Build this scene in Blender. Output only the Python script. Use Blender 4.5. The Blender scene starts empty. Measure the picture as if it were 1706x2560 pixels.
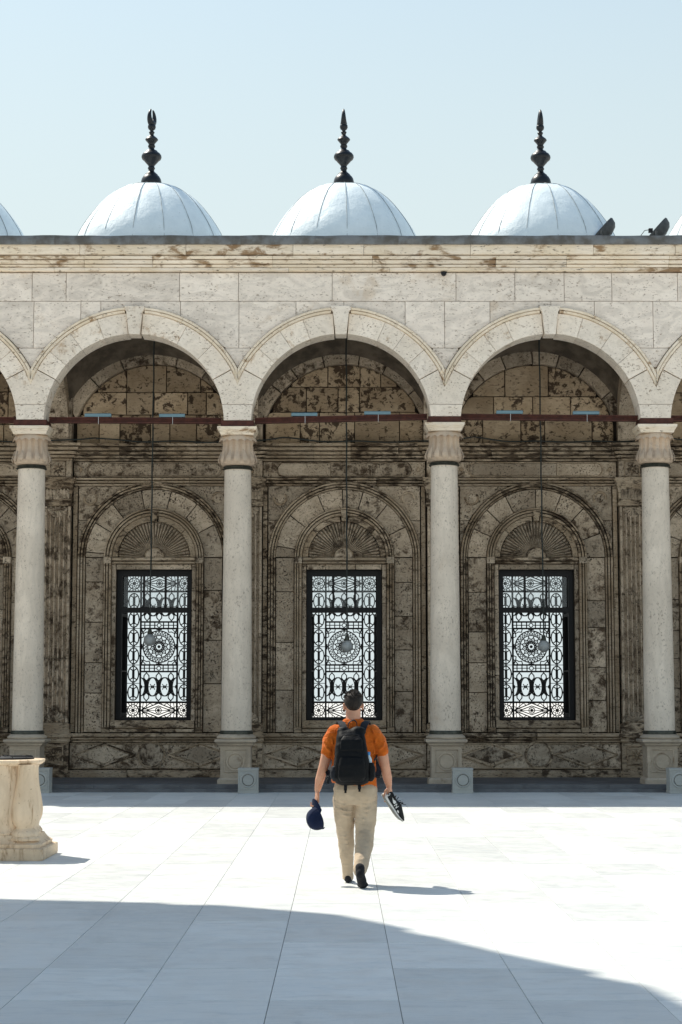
import bpy, bmesh, math, random
from mathutils import Vector, Matrix
from math import sin, cos, pi, sqrt, radians, atan2, acos

random.seed(7)
S = bpy.context.scene
COL = S.collection

# ---------------------------------------------------------------- camera
CAM_H, FPX, PITCH = 1.68, 4700.0, math.atan2(473.0, 4700.0)
cd = bpy.data.cameras.new('camera')
cam = bpy.data.objects.new('camera', cd); COL.objects.link(cam)
cam.location = (0, 0, CAM_H)
cam.rotation_euler = (pi/2 + PITCH, 0, 0)
cd.sensor_fit = 'VERTICAL'; cd.sensor_height = 36.0; cd.lens = 36.0*FPX/2560.0
cd.clip_start = 0.1; cd.clip_end = 6000.0
S.camera = cam
S.render.resolution_x, S.render.resolution_y = 682, 1024

# ---------------------------------------------------------------- sky, sun, exposure
SUN = Vector((-0.56, 0.49, 1.0)).normalized()          # towards the sun: behind the arcade, to the left
world = bpy.data.worlds.new('World'); S.world = world; world.use_nodes = True
wn = world.node_tree.nodes; wl = world.node_tree.links
bg = wn['Background']
sky = wn.new('ShaderNodeTexSky'); sky.sky_type = 'NISHITA'; sky.sun_disc = False
sky.sun_elevation = math.asin(SUN.z); sky.sun_rotation = math.atan2(SUN.x, SUN.y)
sky.air_density = 2.0; sky.dust_density = 1.0; sky.ozone_density = 1.0; sky.altitude = 100
# pale haze that lies along the whole horizon
tc = wn.new('ShaderNodeTexCoord'); sx = wn.new('ShaderNodeSeparateXYZ'); mr = wn.new('ShaderNodeMapRange'); mr.interpolation_type = 'SMOOTHSTEP'
mr.inputs['From Min'].default_value = .62; mr.inputs['From Max'].default_value = .06
mx = wn.new('ShaderNodeMix'); mx.data_type = 'RGBA'; mx.inputs[7].default_value = (5.1, 5.75, 5.85, 1)
wl.new(tc.outputs['Generated'], sx.inputs[0]); wl.new(sx.outputs['Z'], mr.inputs['Value']); wl.new(mr.outputs['Result'], mx.inputs[0])
wl.new(sky.outputs['Color'], mx.inputs[6]); wl.new(mx.outputs[2], bg.inputs['Color']); bg.inputs['Strength'].default_value = 0.09
sd = bpy.data.lights.new('sun', 'SUN'); sd.energy = 3.7; sd.angle = radians(0.53); sd.color = (1.0, 0.94, 0.83)
sun = bpy.data.objects.new('sun', sd); COL.objects.link(sun)
sun.rotation_euler = (-SUN).to_track_quat('-Z', 'Y').to_euler(); sun.location = SUN*60
S.view_settings.view_transform = 'Standard'; S.view_settings.look = 'None'
S.view_settings.exposure = 0.68; S.view_settings.gamma = 1.0
S.view_settings.use_curve_mapping = False
S.render.engine = 'CYCLES'
S.cycles.max_bounces = 10; S.cycles.diffuse_bounces = 6; S.cycles.transparent_max_bounces = 12

# ---------------------------------------------------------------- materials
def newmat(name):
    m = bpy.data.materials.new(name); m.use_nodes = True
    n = m.node_tree.nodes; l = m.node_tree.links
    return m, n, l, n['Principled BSDF']
def coords(n, l, scale=(1, 1, 1), rnd=True):
    g = n.new('ShaderNodeNewGeometry'); mp = n.new('ShaderNodeMapping'); mp.inputs['Scale'].default_value = scale
    if rnd:
        oi = n.new('ShaderNodeObjectInfo'); mu = n.new('ShaderNodeMath'); mu.operation = 'MULTIPLY'; mu.inputs[1].default_value = 37.0
        l.new(oi.outputs['Random'], mu.inputs[0])
        ad = n.new('ShaderNodeVectorMath'); ad.operation = 'ADD'
        l.new(g.outputs['Position'], ad.inputs[0]); l.new(mu.outputs[0], ad.inputs[1]); l.new(ad.outputs[0], mp.inputs['Vector'])
    else:
        l.new(g.outputs['Position'], mp.inputs['Vector'])
    return mp.outputs['Vector']
def noise(n, l, vec, scale, detail=5, rough=0.6, dist=0.0):
    t = n.new('ShaderNodeTexNoise'); t.inputs['Scale'].default_value = scale; t.inputs['Detail'].default_value = detail
    t.inputs['Roughness'].default_value = rough; t.inputs['Distortion'].default_value = dist
    l.new(vec, t.inputs['Vector']); return t.outputs['Fac']
def ramp(n, l, fac, a, b, lo=0.0, hi=1.0):
    r = n.new('ShaderNodeMapRange'); r.interpolation_type = 'SMOOTHSTEP'
    r.inputs['From Min'].default_value = a; r.inputs['From Max'].default_value = b
    r.inputs['To Min'].default_value = lo; r.inputs['To Max'].default_value = hi
    l.new(fac, r.inputs['Value']); return r.outputs['Result']
def mix(n, l, fac, a, b, mode='MIX'):
    m = n.new('ShaderNodeMix'); m.data_type = 'RGBA'; m.blend_type = mode
    for sock, v in ((m.inputs[0], fac), (m.inputs[6], a), (m.inputs[7], b)):
        if hasattr(v, 'is_linked'): l.new(v, sock)
        elif isinstance(v, (int, float)): sock.default_value = v
        else: sock.default_value = (v[0], v[1], v[2], 1)
    return m.outputs[2]
def bump(n, l, h, strength, dist, bs, prev=None):
    b = n.new('ShaderNodeBump'); b.inputs['Strength'].default_value = strength; b.inputs['Distance'].default_value = dist
    l.new(h, b.inputs['Height'])
    if prev is not None: l.new(prev, b.inputs['Normal'])
    l.new(b.outputs['Normal'], bs.inputs['Normal']); return b.outputs['Normal']
def stone(name, c1, c2, stain=(.2, .12, .06), stain_lo=.6, stain_hi=.75, stain_sc=2.2, pit=(.1, .07, .05), pit_lo=.63, pit_hi=.7,
          pit_sc=26, pit_str=(1, 1, 1.8), vein=.35, vein_sc=(1.5, 1.5, 7.0), tint=.12, bumpd=.012, rough=.85, stain_amt=1.0, pit_amt=.85, piece=.10, stain_str=(1, 1, 1)):
    m, n, l, bs = newmat(name)
    v = coords(n, l); vv = coords(n, l, vein_sc); vp = coords(n, l, pit_str)
    base = mix(n, l, ramp(n, l, noise(n, l, v, 1.3, 6), .32, .68), c1, c2)
    ve = ramp(n, l, noise(n, l, vv, 1.6, 5, .6, 1.6), .38, .66)
    dk = tuple(x*.8 for x in c2)
    base = mix(n, l, mulf(n, l, ve, vein), base, dk)
    vst = coords(n, l, stain_str); oi0 = n.new('ShaderNodeObjectInfo')
    sh_ = n.new('ShaderNodeMath'); sh_.operation = 'ADD'; l.new(noise(n, l, vst, stain_sc, 9, .68, .4), sh_.inputs[0])
    wr_ = n.new('ShaderNodeMath'); wr_.operation = 'PINGPONG'; wr_.inputs[1].default_value = .09; l.new(oi0.outputs['Random'], wr_.inputs[0])
    l.new(ramp(n, l, wr_.outputs[0], 0, .09, -piece, piece*.5), sh_.inputs[1])
    st = ramp(n, l, sh_.outputs[0], stain_lo, stain_hi)
    base = mix(n, l, mulf(n, l, st, stain_amt), base, stain)
    pi_n = noise(n, l, vp, pit_sc, 4, .65)
    # the pits come in clusters
    cl = ramp(n, l, noise(n, l, v, 3.2, 3), .35, .65, .25, 1.0)
    pf = mulf(n, l, ramp(n, l, pi_n, pit_lo, pit_hi), pit_amt)
    pf2 = n.new('ShaderNodeMath'); pf2.operation = 'MULTIPLY'; l.new(pf, pf2.inputs[0]); l.new(cl, pf2.inputs[1])
    base = mix(n, l, pf2.outputs[0], base, pit)
    oi = n.new('ShaderNodeObjectInfo'); h = n.new('ShaderNodeHueSaturation')
    l.new(ramp(n, l, oi.outputs['Random'], 0, 1, 1-tint, 1+tint*.6), h.inputs['Value']); l.new(base, h.inputs['Color'])
    l.new(h.outputs['Color'], bs.inputs['Base Color']); bs.inputs['Roughness'].default_value = rough
    bs.inputs['Specular IOR Level'].default_value = .25
    inv = n.new('ShaderNodeMath'); inv.operation = 'SUBTRACT'; inv.inputs[0].default_value = 1; l.new(pf2.outputs[0], inv.inputs[1])
    b1 = bump(n, l, inv.outputs[0], .8, bumpd, bs)
    bump(n, l, noise(n, l, v, 14, 8, .7), .6, bumpd*1.4, bs, b1)
    return m
def mulf(n, l, f, k):
    if k == 1.0: return f
    m = n.new('ShaderNodeMath'); m.operation = 'MULTIPLY'; m.inputs[1].default_value = k; l.new(f, m.inputs[0]); return m.outputs[0]
def plain(name, c, rough=.6, metal=0.0, var=.15, sc=12, bumpd=.002, c2=None, spec=.4, rnd=True):
    m, n, l, bs = newmat(name); v = coords(n, l, rnd=rnd)
    f = noise(n, l, v, sc, 6)
    c2 = c2 or tuple(x*(1-var) for x in c)
    col = mix(n, l, ramp(n, l, f, .35, .65), c, c2)
    l.new(col, bs.inputs['Base Color']); bs.inputs['Roughness'].default_value = rough; bs.inputs['Metallic'].default_value = metal
    bs.inputs['Specular IOR Level'].default_value = spec
    if bumpd: bump(n, l, noise(n, l, v, sc*3, 5), .5, bumpd, bs)
    return m

M = {}
M['pale'] = stone('pale_limestone', (.925, .82, .705), (.85, .745, .635), stain=(.60, .46, .32), stain_lo=.56, stain_hi=.70, stain_sc=1.6,
                  pit=(.22, .14, .08), pit_lo=.575, pit_hi=.65, pit_sc=17, pit_str=(1, 1, 2.0), vein=.85, vein_sc=(1.2, 1.2, 2.6), tint=.06, bumpd=.006, stain_amt=.5, pit_amt=.8)
M['vouss'] = stone('voussoir_limestone', (.92, .815, .69), (.84, .73, .60), stain=(.40, .24, .11), stain_lo=.58, stain_hi=.72, stain_sc=4.0,
                   pit=(.20, .12, .06), pit_lo=.57, pit_hi=.65, pit_sc=20, vein=.45, vein_sc=(3, 3, 3), tint=.06, bumpd=.007, stain_amt=.7)
M['warm'] = stone('weathered_cornice_stone', (.91, .80, .665), (.82, .685, .51), stain=(.27, .155, .07), stain_lo=.495, stain_hi=.64, stain_sc=3.6, stain_str=(.7, 1, 1.5), piece=.07,
                  pit=(.10, .055, .025), pit_lo=.60, pit_hi=.67, pit_sc=13, pit_str=(.7, 1, 2.6), vein=.45, vein_sc=(1.0, 1, 11), tint=.08, bumpd=.012, stain_amt=.9)
M['warm2'] = stone('weathered_moulding_stone', (.86, .755, .62), (.78, .66, .50), stain=(.30, .175, .08), stain_lo=.57, stain_hi=.70, stain_sc=4.5,
                  pit=(.12, .07, .03), pit_lo=.60, pit_hi=.67, pit_sc=16, vein=.5, vein_sc=(3, 3, 3), tint=.06, bumpd=.010, stain_amt=.9)
M['column'] = stone('speckled_column_marble', (.78, .675, .55), (.66, .565, .455), stain=(.46, .33, .21), stain_lo=.60, stain_hi=.8, stain_sc=1.3,
                    pit=(.15, .10, .07), pit_lo=.55, pit_hi=.66, pit_sc=34, pit_str=(1, 1, .6), vein=.4, vein_sc=(3.0, 3.0, .8), tint=.05, bumpd=.003, rough=.6, stain_amt=.5, pit_amt=.6)
M['capital'] = stone('carved_capital_stone', (.66, .51, .37), (.50, .39, .29), stain=(.24, .19, .16), stain_lo=.55, stain_hi=.75, stain_sc=4,
                     pit=(.14, .09, .06), pit_sc=30, vein=.2, tint=.06, bumpd=.006, stain_amt=.7)
M['pedestal'] = stone('pedestal_marble', (.54, .45, .34), (.41, .34, .26), stain=(.17, .11, .06), stain_lo=.54, stain_hi=.72, stain_sc=3.0,
                      pit=(.10, .07, .05), pit_sc=30, vein=.4, vein_sc=(2, 2, 4), tint=.05, bumpd=.005, stain_amt=.8)
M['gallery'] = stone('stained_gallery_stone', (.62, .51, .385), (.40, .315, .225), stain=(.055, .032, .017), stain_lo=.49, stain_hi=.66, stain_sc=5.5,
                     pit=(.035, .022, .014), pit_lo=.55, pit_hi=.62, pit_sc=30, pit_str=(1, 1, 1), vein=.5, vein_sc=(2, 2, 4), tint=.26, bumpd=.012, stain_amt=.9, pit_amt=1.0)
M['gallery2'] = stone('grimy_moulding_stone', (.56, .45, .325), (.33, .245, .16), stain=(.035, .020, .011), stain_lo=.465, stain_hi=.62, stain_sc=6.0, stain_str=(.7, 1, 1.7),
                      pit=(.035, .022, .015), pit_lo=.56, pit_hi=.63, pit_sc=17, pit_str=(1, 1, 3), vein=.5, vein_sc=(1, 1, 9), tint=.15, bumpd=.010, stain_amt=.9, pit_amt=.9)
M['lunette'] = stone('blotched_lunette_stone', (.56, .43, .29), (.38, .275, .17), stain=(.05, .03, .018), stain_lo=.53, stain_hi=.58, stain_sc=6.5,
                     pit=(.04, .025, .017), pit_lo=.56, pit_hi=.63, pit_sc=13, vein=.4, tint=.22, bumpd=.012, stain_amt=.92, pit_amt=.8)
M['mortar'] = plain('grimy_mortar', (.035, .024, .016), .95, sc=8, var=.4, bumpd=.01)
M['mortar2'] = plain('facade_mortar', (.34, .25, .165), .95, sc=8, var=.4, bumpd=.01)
M['vault'] = plain('dark_vault_plaster', (.16, .125, .09), .95, sc=3, var=.5, bumpd=.02)  # dark brown all over, mottled at random
M['iron'] = plain('black_iron', (.004, .004, .0045), .6, .0, sc=20)
M['red'] = plain('red_oxide_iron', (.095, .030, .020), .8, 0, sc=9, c2=(.055, .019, .013), bumpd=.004)
M['blue'] = plain('blue_enamel', (.15, .25, .29), .5, 0, sc=10, var=.12)
M['lead'] = plain('weathered_lead', (.20, .205, .205), .6, .25, sc=3.5, c2=(.115, .105, .09), bumpd=.01)
M['finial'] = plain('black_finial_paint', (.006, .008, .011), .38, 0.0, sc=10, var=.3, spec=.4)
M['bronze'] = plain('dark_bronze', (.075, .078, .062), .45, .5, sc=14, var=.4)
M['white'] = plain('white_plastic', (.75, .75, .73), .5)
M['cable'] = plain('dark_cable', (.03, .035, .032), .7)
M['block'] = stone('grey_block_marble', (.47, .47, .43), (.40, .40, .37), stain=(.25, .22, .18), pit=(.18, .16, .14), pit_lo=.62, pit_hi=.7, pit_sc=40, vein=.2, tint=.05, bumpd=.003, rough=.7, stain_amt=.5)
M['well'] = stone('ochre_marble', (.80, .64, .46), (.70, .53, .355), stain=(.25, .125, .04), stain_lo=.50, stain_hi=.66, stain_sc=3.0, stain_str=(3.4, 3.4, .8), piece=.03, pit=(.2, .12, .06),
                  pit_lo=.64, pit_hi=.7, pit_sc=22, vein=.4, vein_sc=(5, 5, .9), tint=.04, bumpd=.004, rough=.6, stain_amt=.7)

def floor_mat():
    m, n, l, bs = newmat('white_marble_paving')
    v = coords(n, l); vs = coords(n, l, (1.0, 4.0, 1.0))
    c = mix(n, l, ramp(n, l, noise(n, l, v, .9, 5), .3, .7), (.70, .71, .68), (.64, .655, .635))
    c = mix(n, l, mulf(n, l, ramp(n, l, noise(n, l, vs, 2.2, 8, .72, .9), .46, .72), .75), c, (.50, .53, .53))
    c = mix(n, l, mulf(n, l, ramp(n, l, noise(n, l, v, 3.5, 9, .72), .57, .72), .6), c, (.45, .47, .47))
    c = mix(n, l, mulf(n, l, ramp(n, l, noise(n, l, v, 90, 3, .6), .45, .7), .22), c, (.55, .57, .57))
    oi = n.new('ShaderNodeObjectInfo'); h = n.new('ShaderNodeHueSaturation')
    l.new(ramp(n, l, oi.outputs['Random'], 0, 1, .89, 1.06), h.inputs['Value']); l.new(c, h.inputs['Color'])
    l.new(h.outputs['Color'], bs.inputs['Base Color'])
    l.new(ramp(n, l, noise(n, l, v, 5, 5), .3, .7, .36, .55), bs.inputs['Roughness'])
    bs.inputs['Specular IOR Level'].default_value = .3
    bump(n, l, noise(n, l, v, 60, 4), .25, .002, bs)
    return m
M['floor'] = floor_mat()
M['grout'] = plain('paving_joint_dirt', (.26, .25, .225), .95, sc=20, bumpd=.004)
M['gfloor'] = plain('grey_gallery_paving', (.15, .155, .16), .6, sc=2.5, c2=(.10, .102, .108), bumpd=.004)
M['ground'] = plain('pale_sandy_ground', (.62, .60, .56), .95, sc=.05, var=.15, bumpd=0)
def dome_mat():
    m, n, l, bs = newmat('whitewashed_lead')
    v = coords(n, l); 
    c = mix(n, l, ramp(n, l, noise(n, l, v, 3, 7), .35, .7), (.77, .85, .87), (.70, .785, .81))
    c = mix(n, l, mulf(n, l, ramp(n, l, noise(n, l, v, 11, 6, .7), .60, .72), .5), c, (.42, .46, .46))
    l.new(c, bs.inputs['Base Color']); bs.inputs['Roughness'].default_value = .55
    b = bump(n, l, noise(n, l, v, 4.5, 4, .5), .4, .05, bs)
    bump(n, l, noise(n, l, v, 26, 5), .5, .012, bs, b)
    return m
M['dome'] = dome_mat()
M['seam'] = plain('grey_lead_seam', (.42, .46, .47), .6, sc=9, var=.4)
def glass_mat():
    m = bpy.data.materials.new('dusty_window_glass'); m.use_nodes = True
    n = m.node_tree.nodes; l = m.node_tree.links; n.clear()
    o = n.new('ShaderNodeOutputMaterial'); tr = n.new('ShaderNodeBsdfTransparent'); df = n.new('ShaderNodeBsdfTranslucent'); gl = n.new('ShaderNodeBsdfGlossy')
    tr.inputs['Color'].default_value = (.97, .98, .98, 1); df.inputs['Color'].default_value = (.45, .5, .53, 1); gl.inputs['Roughness'].default_value = .05
    m1 = n.new('ShaderNodeMixShader'); m2 = n.new('ShaderNodeMixShader')
    v = coords(n, l); l.new(ramp(n, l, noise(n, l, v, 3, 5), .3, .7, .03, .14), m1.inputs[0])
    l.new(tr.outputs[0], m1.inputs[1]); l.new(df.outputs[0], m1.inputs[2])
    fr = n.new('ShaderNodeFresnel'); l.new(fr.outputs[0], m2.inputs[0]); l.new(m1.outputs[0], m2.inputs[1]); l.new(gl.outputs[0], m2.inputs[2])
    l.new(m2.outputs[0], o.inputs['Surface'])
    return m
M['glass'] = glass_mat()
def globe_mat():
    m, n, l, bs = newmat('frosted_lamp_glass')
    v = coords(n, l)
    c = mix(n, l, ramp(n, l, noise(n, l, v, 14, 4), .4, .7), (.50, .53, .53), (.40, .42, .42))
    l.new(c, bs.inputs['Base Color']); bs.inputs['Roughness'].default_value = .3; bs.inputs['Transmission Weight'].default_value = .25
    return m
M['globe'] = globe_mat()

# ---------------------------------------------------------------- mesh helpers
class MB:
    def __init__(s): s.v = []; s.f = []
    def add(s, vs, fs):
        o = len(s.v); s.v += [tuple(p) for p in vs]; s.f += [tuple(i+o for i in f) for f in fs]; return s
    def box(s, x0, x1, y0, y1, z0, z1):
        return s.add([(x0,y0,z0),(x1,y0,z0),(x1,y1,z0),(x0,y1,z0),(x0,y0,z1),(x1,y0,z1),(x1,y1,z1),(x0,y1,z1)],
                     [(0,3,2,1),(4,5,6,7),(0,1,5,4),(1,2,6,5),(2,3,7,6),(3,0,4,7)])
    def prism(s, poly, yf, yb, ch=0.0):
        # polygon in x,z (counter-clockwise seen from -Y), front face at yf (towards the camera), back at yb, chamfered front edge
        n = len(poly)
        if ch:
            ins = inset(poly, ch)
            rings = [[(x, yf, z) for x, z in ins], [(x, yf+ch, z) for x, z in poly], [(x, yb, z) for x, z in poly]]
        else:
            rings = [[(x, yf, z) for x, z in poly], [(x, yb, z) for x, z in poly]]
        vs = [p for r in rings for p in r]; fs = [tuple(range(n))]
        for k in range(len(rings)-1):
            for i in range(n):
                j = (i+1) % n
                fs.append((k*n+i, (k+1)*n+i, (k+1)*n+j, k*n+j))
        fs.append(tuple(reversed(range((len(rings)-1)*n, len(rings)*n))))
        return s.add(vs, fs)
    def lathe(s, prof, n=32, c=(0, 0), mod=None, cap=True):
        vs = []; fs = []
        for (r, z) in prof:
            for i in range(n):
                a = 2*pi*i/n
                rr, zz = (r, z) if mod is None else mod(r, z, a)
                vs.append((c[0]+rr*cos(a), c[1]+rr*sin(a), zz))
        m = len(prof)
        for k in range(m-1):
            for i in range(n):
                j = (i+1) % n
                fs.append((k*n+i, k*n+j, (k+1)*n+j, (k+1)*n+i))
        if cap: fs.append(tuple(reversed(range(n)))); fs.append(tuple(range((m-1)*n, m*n)))
        return s.add(vs, fs)
    def tube(s, pts, r, n=8, cap=True):
        pts = [Vector(p) for p in pts]; rs = r if isinstance(r, (list, tuple)) else [r]*len(pts)
        vs = []; up = Vector((0, 0, 1)); m = len(pts); pu = None
        for i, p in enumerate(pts):
            t = (pts[min(i+1, m-1)]-pts[max(i-1, 0)]).normalized()
            if pu is None:
                a = up if abs(t.z) < .9 else Vector((0, 1, 0)); u = t.cross(a).normalized()
            else: u = (pu - t*pu.dot(t)).normalized()
            pu = u; w = t.cross(u)
            for k in range(n):
                a = 2*pi*k/n; vs.append(p+(u*cos(a)+w*sin(a))*rs[i])
        fs = []
        for k in range(m-1):
            for i in range(n):
                j = (i+1) % n; fs.append((k*n+i, k*n+j, (k+1)*n+j, (k+1)*n+i))
        if cap: fs.append(tuple(reversed(range(n)))); fs.append(tuple(range((m-1)*n, m*n)))
        return s.add(vs, fs)
    def extrude_x(s, prof, x0, x1):
        # profile [(y,z)...] from bottom to top, closed by a straight back at yb
        n = len(prof); vs = [(x0, y, z) for y, z in prof]+[(x1, y, z) for y, z in prof]
        fs = [(i, n+i, n+(i+1) % n, (i+1) % n) for i in range(n)]+[tuple(range(n)), tuple(reversed(range(n, 2*n)))]
        return s.add(vs, fs)
    def arch(s, prof, cx, cz, a0, a1, n=16, xmin=None, xmax=None):
        # profile [(r,y)...] closed loop swept round the centre from angle a0 to a1 (0 = +x, pi/2 = up)
        m = len(prof); vs = []
        for k in range(n+1):
            a = a0+(a1-a0)*k/n
            for r, y in prof:
                x = cx+r*cos(a)
                if xmin is not None: x = max(x, xmin)
                if xmax is not None: x = min(x, xmax)
                vs.append((x, y, cz+r*sin(a)))
        fs = []
        for k in range(n):
            for i in range(m):
                j = (i+1) % m; fs.append((k*m+i, k*m+j, (k+1)*m+j, (k+1)*m+i))
        fs.append(tuple(reversed(range(m)))); fs.append(tuple(range(n*m, (n+1)*m)))
        return s.add(vs, fs)
    def mesh(s, name, smooth=None):
        me = bpy.data.meshes.new(name); me.from_pydata(s.v, [], s.f)
        bm = bmesh.new(); bm.from_mesh(me); bmesh.ops.recalc_face_normals(bm, faces=bm.faces); bm.to_mesh(me); bm.free()
        if smooth is not None:
            me.polygons.foreach_set('use_smooth', [True]*len(me.polygons)); me.set_sharp_from_angle(angle=radians(smooth))
        return me
    def build(s, name, mat, parent=None, smooth=None, kind=None):
        return link(name, s.mesh(name, smooth), mat, parent, kind)

def link(name, me, mat, parent=None, kind=None):
    if mat is not None and not me.materials: me.materials.append(M[mat] if isinstance(mat, str) else mat)
    o = bpy.data.objects.new(name, me); COL.objects.link(o)
    if parent is not None: o.parent = parent
    if kind: o['kind'] = kind
    return o
def inset(poly, d):
    n = len(poly); out = []
    for i in range(n):
        p0, p1, p2 = poly[i-1], poly[i], poly[(i+1) % n]
        e1 = Vector((p1[0]-p0[0], p1[1]-p0[1])); e2 = Vector((p2[0]-p1[0], p2[1]-p1[1]))
        if e1.length < 1e-7 or e2.length < 1e-7: out.append(p1); continue
        n1 = Vector((-e1.y, e1.x)).normalized(); n2 = Vector((-e2.y, e2.x)).normalized()
        b = n1+n2
        if b.length < 1e-4: out.append(p1); continue
        b = b.normalized(); k = d/max(.45, b.dot(n1)); out.append((p1[0]+b.x*k, p1[1]+b.y*k))
    return out
def thing(name, label, cat, loc=(0, 0, 0), group=None):
    o = bpy.data.objects.new(name, None); COL.objects.link(o); o.location = loc; o.empty_display_size = .3
    return tag(o, label, cat, group)
def tag(o, label, cat, group=None):
    o['label'] = label; o['category'] = cat
    if group: o['group'] = group
    return o
def at(o, loc): o.location = loc; return o
def dup(o, parent=None, loc=None):
    c = o.copy(); COL.objects.link(c); c.parent = parent
    if loc is not None: c.location = loc
    for ch in list(o.children): dup(ch, c)
    return c
R_ = random.uniform

# heights in metres of the photograph's levels: ZF on the arcade front, ZB on the gallery wall
def _z(v, Y):
    b = -(v-1280.0)/FPX; c, s = cos(PITCH), sin(PITCH); return CAM_H+(s+b*c)*Y/(c-b*s)
def ZF(v): return _z(v, 35.72)
def ZB(v): return _z(v, 39.2)
KB = .00836

# ---------------------------------------------------------------- ground, courtyard paving, gallery floor
g = MB().box(-1500, 1500, -1200, 2500, -.6, -.06).build('ground', 'ground', kind='structure')
base = MB().box(-14, 14, -12, 35.2, -.05, -.008).build('courtyard_floor', 'grout', kind='structure')
TX, TY, TX0, TY0 = .7305, 1.28, -.404, 10.83
tiles = []
for i in range(-18, 19):
    for j in range(-16, 20):
        x0 = TX0+i*TX; y0 = TY0+j*TY
        x1, y1 = x0+TX, min(y0+TY, 35.17)
        if y0 > 35.0 or x0 < -13.9 or x1 > 13.9 or y0 < -11.5: continue
        yc = (y0+y1)/2; half = .1815*(y1)+.1
        vis = y1 > 9.6 and x1 > -half and x0 < half
        tiles.append((vis, yc, x0, x1, y0, y1))
rest = MB(); cache = {}; nt = 0
for vis, yc, x0, x1, y0, y1 in sorted(tiles, key=lambda t: t[1]):
    gx, gy = .0012, .0008
    if random.random() < .25: gy = .0018
    w, d = x1-x0-2*gx, y1-y0-2*gy
    key = (round(w, 3), round(d, 3))
    def tilemesh(mb, ox, oy, w, d, dz=0):
        c = .0018; t = .0+dz
        vs = [(ox-w/2, oy-d/2, -.006), (ox+w/2, oy-d/2, -.006), (ox+w/2, oy+d/2, -.006), (ox-w/2, oy+d/2, -.006),
              (ox-w/2+c, oy-d/2+c, t), (ox+w/2-c, oy-d/2+c, t), (ox+w/2-c, oy+d/2-c, t), (ox-w/2+c, oy+d/2-c, t)]
        mb.add(vs, [(4,5,6,7), (0,1,5,4), (1,2,6,5), (2,3,7,6), (3,0,4,7)])
    if vis and nt < 300:
        if key not in cache:
            mb = MB(); tilemesh(mb, 0, 0, w, d); cache[key] = mb.mesh('paving_tile'); cache[key].materials.append(M['floor'])
        o = link('paving_tile', cache[key], None, base); o.location = ((x0+x1)/2, yc, R_(0, .0012)); nt += 1
    else: tilemesh(rest, (x0+x1)/2, yc, w, d, R_(0, .001))
rest.build('outer_paving', 'floor', base, kind='stuff')

gf = MB().box(-12, 12, 35.30, 41.2, -.02, .12)
gf.box(-12, 12, 35.16, 35.30, -.02, .055)
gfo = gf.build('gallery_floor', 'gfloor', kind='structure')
for i in range(14):      # worn edging stones of the low step
    x0 = -11+i*1.6
    b = MB().box(x0+.004, x0+1.596, 35.275+R_(0, .006), 35.62, .06, .131+R_(0, .006)); b.build('step_stone', 'gfloor', gfo)
    b = MB().box(x0+.004+.5, x0+2.096, 35.135+R_(0, .006), 35.272, -.004, .058+R_(0, .004)); b.build('step_stone', 'gfloor', gfo)

# ---------------------------------------------------------------- arcade front wall
CX = [-9.95, -5.966, -1.99, 1.99, 6.06, 10.05]                 # column lines
CDZ = [0, 0, -.015, .065, .03, 0]                              # the capitals are not quite level
BAY = [((CX[i]+CX[i+1])/2, (CX[i+1]-CX[i])/2) for i in range(5)]
YF, YK = 35.72, 36.28
CZ, RI, RV, RO = 7.0, 1.728, 2.128, 2.245
arc = thing('arcade_wall', 'long pale limestone arcade wall with round arches and weathered cornice', 'wall', (0, 36, 7))
def P(mb, name, mat, smooth=None, kind=None, parent=None):
    o = mb.build(name, mat, parent or arc, smooth, kind)
    if (parent or arc) is arc: o.matrix_parent_inverse = Matrix.Translation((0, -36, -7))
    return o
def arch_floor(x, R):
    z = 0
    for c, h in BAY:
        d = abs(x-c)
        if d < R: z = max(z, CZ+sqrt(R*R-d*d))
    return z
# solid core behind the facing stones
core = MB(); xs = [-12+i*.06 for i in range(401)]
for a, b in zip(xs[:-1], xs[1:]):
    za = max(7.06, arch_floor(a, 1.80)); zb = max(7.06, arch_floor(b, 1.80))
    core.add([(a, YF+.05, za), (b, YF+.05, zb), (b, YF+.05, 10.3), (a, YF+.05, 10.3), (a, YK-.02, za), (b, YK-.02, zb), (b, YK-.02, 10.3), (a, YK-.02, 10.3)],
             [(0,1,2,3), (5,4,7,6), (1,0,4,5), (3,2,6,7)])
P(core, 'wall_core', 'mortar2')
def spandrel(x0, x1, z0, z1, dy=0):
    g_ = .0045; x0 += g_; x1 -= g_; z1 -= g_; z0 += g_
    n = max(2, int((x1-x0)/.06)); xs = [x0+(x1-x0)*i/n for i in range(n+1)]
    runs = []; cur = []
    for x in xs:
        zb = max(z0, arch_floor(x, RO+.013))
        if zb < z1-.004: cur.append((x, zb))
        else:
            if len(cur) > 2: runs.append(cur)
            cur = []
    if len(cur) > 2: runs.append(cur)
    for r in runs:
        poly = r+[(r[-1][0], z1), (r[0][0], z1)]
        mb = MB().prism(poly, YF+dy, YF+.06, .004); P(mb, 'spandrel_stone', 'pale')
Z0, Z1, Z2, Z3 = ZF(683)-.01, ZF(753), ZF(870), 7.8
kf = 36.4/FPX
c1 = [-10.2]+[(u-853)*kf for u in (-180, -40, 82, 167, 450, 597, 831, 1140, 1287, 1410, 1529, 1693, 1830, 1990)]+[10.3]
for a, b in zip(c1[:-1], c1[1:]): spandrel(a, b, Z1, Z0+.02, R_(0, .006))
kf = 36.15/FPX
c2 = [-10.2]+[(u-853)*kf for u in (-170, -30, 82, 200, 250, 450, 597, 740, 860, 1014, 1113, 1227, 1380, 1489, 1636, 1800, 1950)]+[10.3]
for a, b in zip(c2[:-1], c2[1:]): spandrel(a, b, Z2, Z1, R_(0, .006))
for a, b in zip([-10.2]+[c for c, h in BAY], [c for c, h in BAY]+[10.3]): spandrel(a, b, Z3, Z2, R_(0, .005))

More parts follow.
